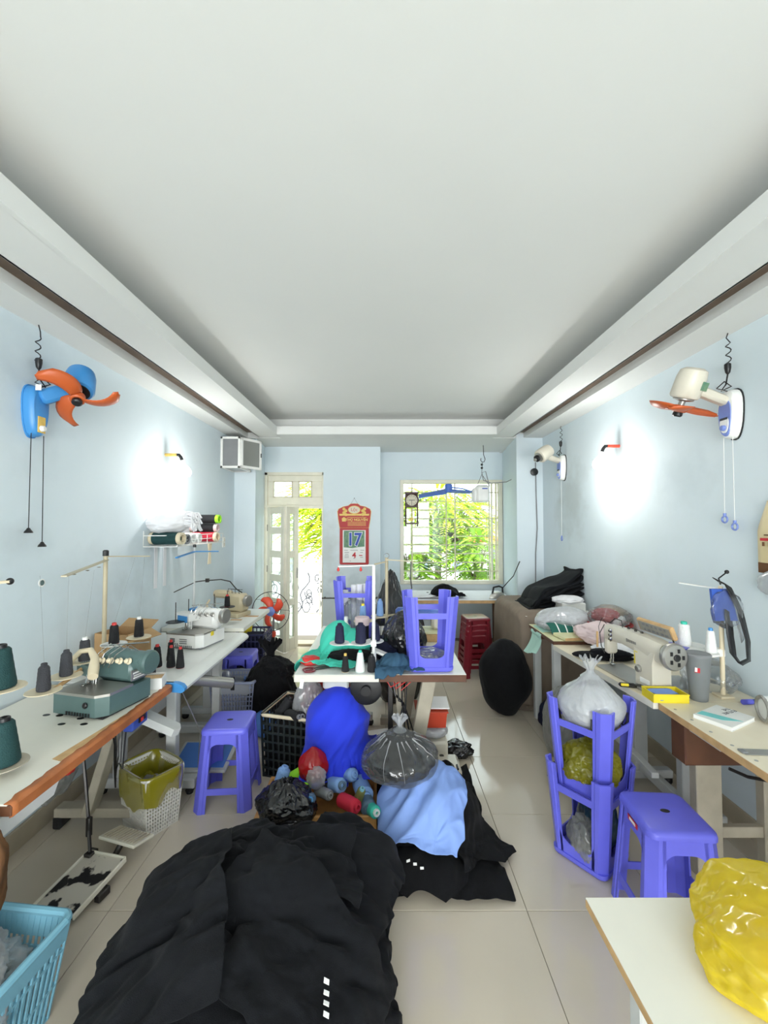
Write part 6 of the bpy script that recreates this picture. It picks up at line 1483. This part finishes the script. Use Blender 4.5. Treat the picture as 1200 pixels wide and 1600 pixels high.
t = clearbag('small clear bag stacked on the cream motor under the red box', (.33, 2.92, .24), (.10, .09, .045), M['milky'], 3., M['whitecloth'], 0, .85, pinch=.1, flat=.9, n=5)
tubbox('red_box', 'orange red plastic box with a pale lid stacked beside the table leg', 'box', (.32, 2.92, .287), (.2, .18, .1), mat('orange_red_plastic', (190, 66, 40), .45), M['paper'])
tubbox('red_crate', 'red plastic box on the floor behind the blue bundle', 'box', (-.42, 3.1, .0), (.34, .2, .60), M['red'])
t = thing('black_bag_scrap', 'crumpled black bag on the floor right of the red box', 'bag', (.52, 3.05, 0)); blob('film', M['blackplastic'], (0, 0, .035), (.1, .08, .045), t, 5, .2, 2, .12, 4, 7, .8)
t = thing('foot_pedal', 'grey machine pedal on the floor under the middle tables', 'pedal', (-.02, 2.86, .0)); MB(RX(.2)).box((0, 0, .06), (.26, .2, .015), .004).build('plate', M['greymetal'], t); MB().box((0, .05, .025), (.2, .05, .05), .004).build('bracket', M['darksteel'], t)
t = thing('paper_scraps', 'white paper scraps on the floor under the middle tables', 'paper', (-.05, 3.3, .0)); P = drape(sheet((0, 0, .05), .3, .2, 20, 14, .3, (.85, .9), .02, 3), [s_floor(0)], 30); sheet_obj('sheet', P, M['paper'], t, .002)
# ------------------------------------------------------------------ ironing table, cloth covered table, right table
t = thing('white_sheet', 'white cloth lying flat on the left of the ironing table', 'cloth', (.52, 5.5, .712)); blob('cloth', M['whitecloth'], (0, 0, .02), (.32, .2, .022), t, 5, .1, 2, .05, 3, 3, .6)
P = drape(sheet((.80, 5.42, .98), .62, .34, 60, 36, .1, (.72, .74), .10, 71., .1), [s_ball((.78, 5.44, .73), (.15, .1, .10)), s_box((.8, 5.59, .64), (1.64, .78, .14), .01), s_floor(0)], 45, 3, .008, .8, .1, 7, anc=.14)
P = wrinkle(P, .05, .12, 2., .3, 8.)
o = sheet_obj('black_cloth', P, M['blackcloth2']); tag(o, 'black cloth crumpled on the ironing table under the window', 'cloth')
t = thing('steam_iron', 'silver and black steam iron standing at the right end of the ironing table', 'iron', (1.43, 5.33, .712), math.radians(200))
hull = lambda s, z: [(x*s, y*s, z) for x, y in ((.12, 0), (.08, .035), (.0, .055), (-.09, .055), (-.1, .04), (-.1, -.04), (-.09, -.055), (0, -.055), (.08, -.035))]
MB().loft([hull(1, 0), hull(1, .008)]).build('sole_plate', M['steel'], t); MB().loft([hull(.95, .008), hull(.9, .04), hull(.6, .075)]).build('body', M['greymetal'], t, SM)
b = MB().tube([(-.085, 0, .05), (-.08, 0, .13), (-.03, 0, .15), (.05, 0, .14), (.07, 0, .06)], .012, 8); b.build('handle', M['black'], t, SM); MB().tube([(-.09, 0, .13), (-.14, .03, .2), (-.10, .2, .3), (0, .45, .5)], .006, 5).build('cord', M['black'], t)
P = drape(sheet((1.52, 4.27, .90), .88, 1.46, 72, 112, 0, (.93, .94), .04, 81., .05), [s_box((1.59, 4.36, .42), (.63, 1.01, .80), .012), s_floor(0), lambda q: 1.925-q[..., 0]], 90, 3, .006, .5, .12, 7, anc=.0)
P = wrinkle(P, .012, .16, 3., 1.3, 8.)
o = sheet_obj('taupe_cover', P, M['taupe']); tag(o, 'taupe cloth draped over the low table by the right wall', 'cloth')
t = thing('garment_stack', 'stack of folded black garments on the taupe covered table', 'fabric stack', (0, 0, 0)); 
for k in range(7):
    f = k/6; P = []
    base = [s_box((1.60, 4.35, .76), (.6, .95, .13), .01)]
    x0, z0 = 1.38+.02*k, .83+.026*k
    rows = []
    for j in range(22):
        v = j/21; row = []
        for i in range(26):
            u = i/25; x = x0+(.56-.05*f)*u-.04*f; y = 4.05+.42*v+.02*math.sin(u*7+k)+.05*(v-.5)*math.cos(u*5+k)
            z = z0+(.17+.05*f)*u**1.6*(.3+.7*f)+.014*math.sin(u*9+k*2+v*4)+.01*float(pn(np.array(u*5+k), np.array(v*4), np.array(k*.7)))
            if u < .2: z -= (.2-u)**2*(2+3*f)*.6
            row.append((min(x, 1.915), y, max(z, .825)))
        rows.append(row)
    MB().grid(rows).build('garment', M['blackcloth'], t, smooth=3.2, sub=1, solid=.028, recalc=False)
t = thing('white_box', 'white box with folded white cloth on top, by the right wall', 'box', (1.76, 3.99, .825)); MB().box((0, 0, .045), (.22, .18, .09), .008).build('box', M['white'], t); blob('cloth', M['whitecloth'], (-.02, 0, .105), (.14, .1, .04), t, 5, .12, 2, .06, 3, 4, .7); MB().box((0, 0, .004), (.32, .25, .008), .003).build('board', M['white'], t)
t = clearbag('clear bag of pale garments with green stripes on the right table', (1.50, 3.50, .85), (.23, .17, .10), M['milky'], 11., M['whitecloth'], 0, .88, pinch=.2, pleat=.03, flat=.72)
P = drape(sheet((1.43, 3.36, .93), .26, .16, 30, 20, .15, (.85, .85), .02, 3), [s_ball((1.45, 3.40, .78), (.2, .1, .09)), s_floor(.778)], 40); b = MB()
o = sheet_obj('striped_cloth', P, mat('dark_green_cloth', (26, 96, 84), .8)); tag(o, 'dark green white-striped cloth at the front of the clear bag', 'cloth')
for k in (6, 13, 20): MB().grid([[tuple(P[j, i]+np.array([0, -.001, .006])) for i in (k, k+1)] for j in range(20)]).build('white_stripe', M['paper'], o, smooth=3.2, solid=.001)
P = drape(sheet((1.275, 3.50, .86), .20, .26, 26, 34, .1, (.9, .85), .03, 5), [s_box((1.581, 3.415, .75), (.638, .53, .05), .006), s_floor(0)], 60)
o = sheet_obj('mint_cloth', P, mat('pale_mint_cloth', (176, 214, 200), .8)); tag(o, 'pale mint cloth hanging over the left edge of the right table', 'cloth')
t = thing('pink_film', 'pale pink crinkled plastic lying along the right table', 'plastic', (1.60, 3.12, .78)); blob('film', M['pinkcloth'], (0, 0, .05), (.15, .17, .075), t, 5, .15, 1.8, .1, 4, 9, .6); blob('white_part', M['whitecloth'], (-.02, -.24, .0), (.15, .12, .045), t, 5, .15, 2, .08, 4, 4, .6)
t = thing('red_basin', 'red plastic basin of bagged goods against the right wall', 'basin', (1.765, 3.30, .778))
MB().lathe([(.09, 0), (.15, .085), (.16, .09), (.16, .097), (.145, .09), (.088, .008)], 30).build('body', M['red'], t, SM)
t = thing('goods_bag', 'clear bag of red and brown goods heaped in the red basin', 'bag', (1.765, 3.31, .88)); blob('film', M['clear'], (0, 0, .04), (.145, .13, .08), t, 6, .1, 1.6, .08, 4, 2., .7); blob('red_goods', mat('dusty_red_goods', (178, 84, 84), .6), (-.03, 0, .05), (.095, .09, .05), t, 5, .15, 2, .08, 4, 4.); blob('brown_goods', mat('tan_goods', (176, 156, 128), .7), (.04, .03, .07), (.10, .08, .035), t, 5, .12, 2, .06, 4, 7.); MB(RZ(.4) @ RY(-.35)).box((.0, -.09, .02), (.13, .05, .06), .02).build('white_box', M['white'], t, SM)
t = thing('white_bottle', 'white bottle lying on the bench behind the lockstitch machine', 'bottle', (1.70, 2.92, .80)); MB(RX(.2)).lathe([(.03, -.05), (.05, -.045), (.052, .04), (.02, .06), (.02, .085)], 20).build('body', M['white'], t, SM)
t = thing('black_fabric_roll', 'black folded fabric under the needle of the lockstitch machine', 'fabric', (1.47, 2.80, Z)); blob('fold', M['blackcloth'], (-.03, 0, .022), (.17, .045, .026), t, 5, .08, 1.6, .05, 3, 3, .8, rot=(0, 0, -.3)); blob('fold', M['blackcloth'], (.02, -.02, .045), (.12, .04, .03), t, 5, .08, 1.6, .05, 3, 6, .8, rot=(0, 0, -.35))
t = clearbag('crumpled clear bag behind the grey tumbler, against the right wall', (1.79, 2.33, Z+.062), (.12, .14, .085), M['clear'], 14., None, 0, pinch=.2, flat=.72, n=5)
P = drape(sheet((1.60, 2.33, 1.02), .2, .22, 24, 26, 0, (.9, .9), .02, 3), [s_box((1.60, 2.33, .968), (.13, .13, .02), .008), s_floor(.77)], 40)
o = sheet_obj('clear_film', P, M['clear'], None, .0015); tag(o, 'clear film hanging from the blue disc of the right stand', 'film')
t = thing('yellow_bag', 'bright yellow plastic bag standing on the near white table', 'bag', (.90, .90, .70))
blob('film', M['yellowbag'], (0, .0, .05), (.20, .165, .085), t, 6, .16, 1.5, .11, 1.5, 23., .55)
blob('contents', mat('ochre_contents', (206, 170, 60), .7), (.01, 0, .04), (.13, .10, .05), t, 5, .12, 1.6, .06, 3, 3., .7)
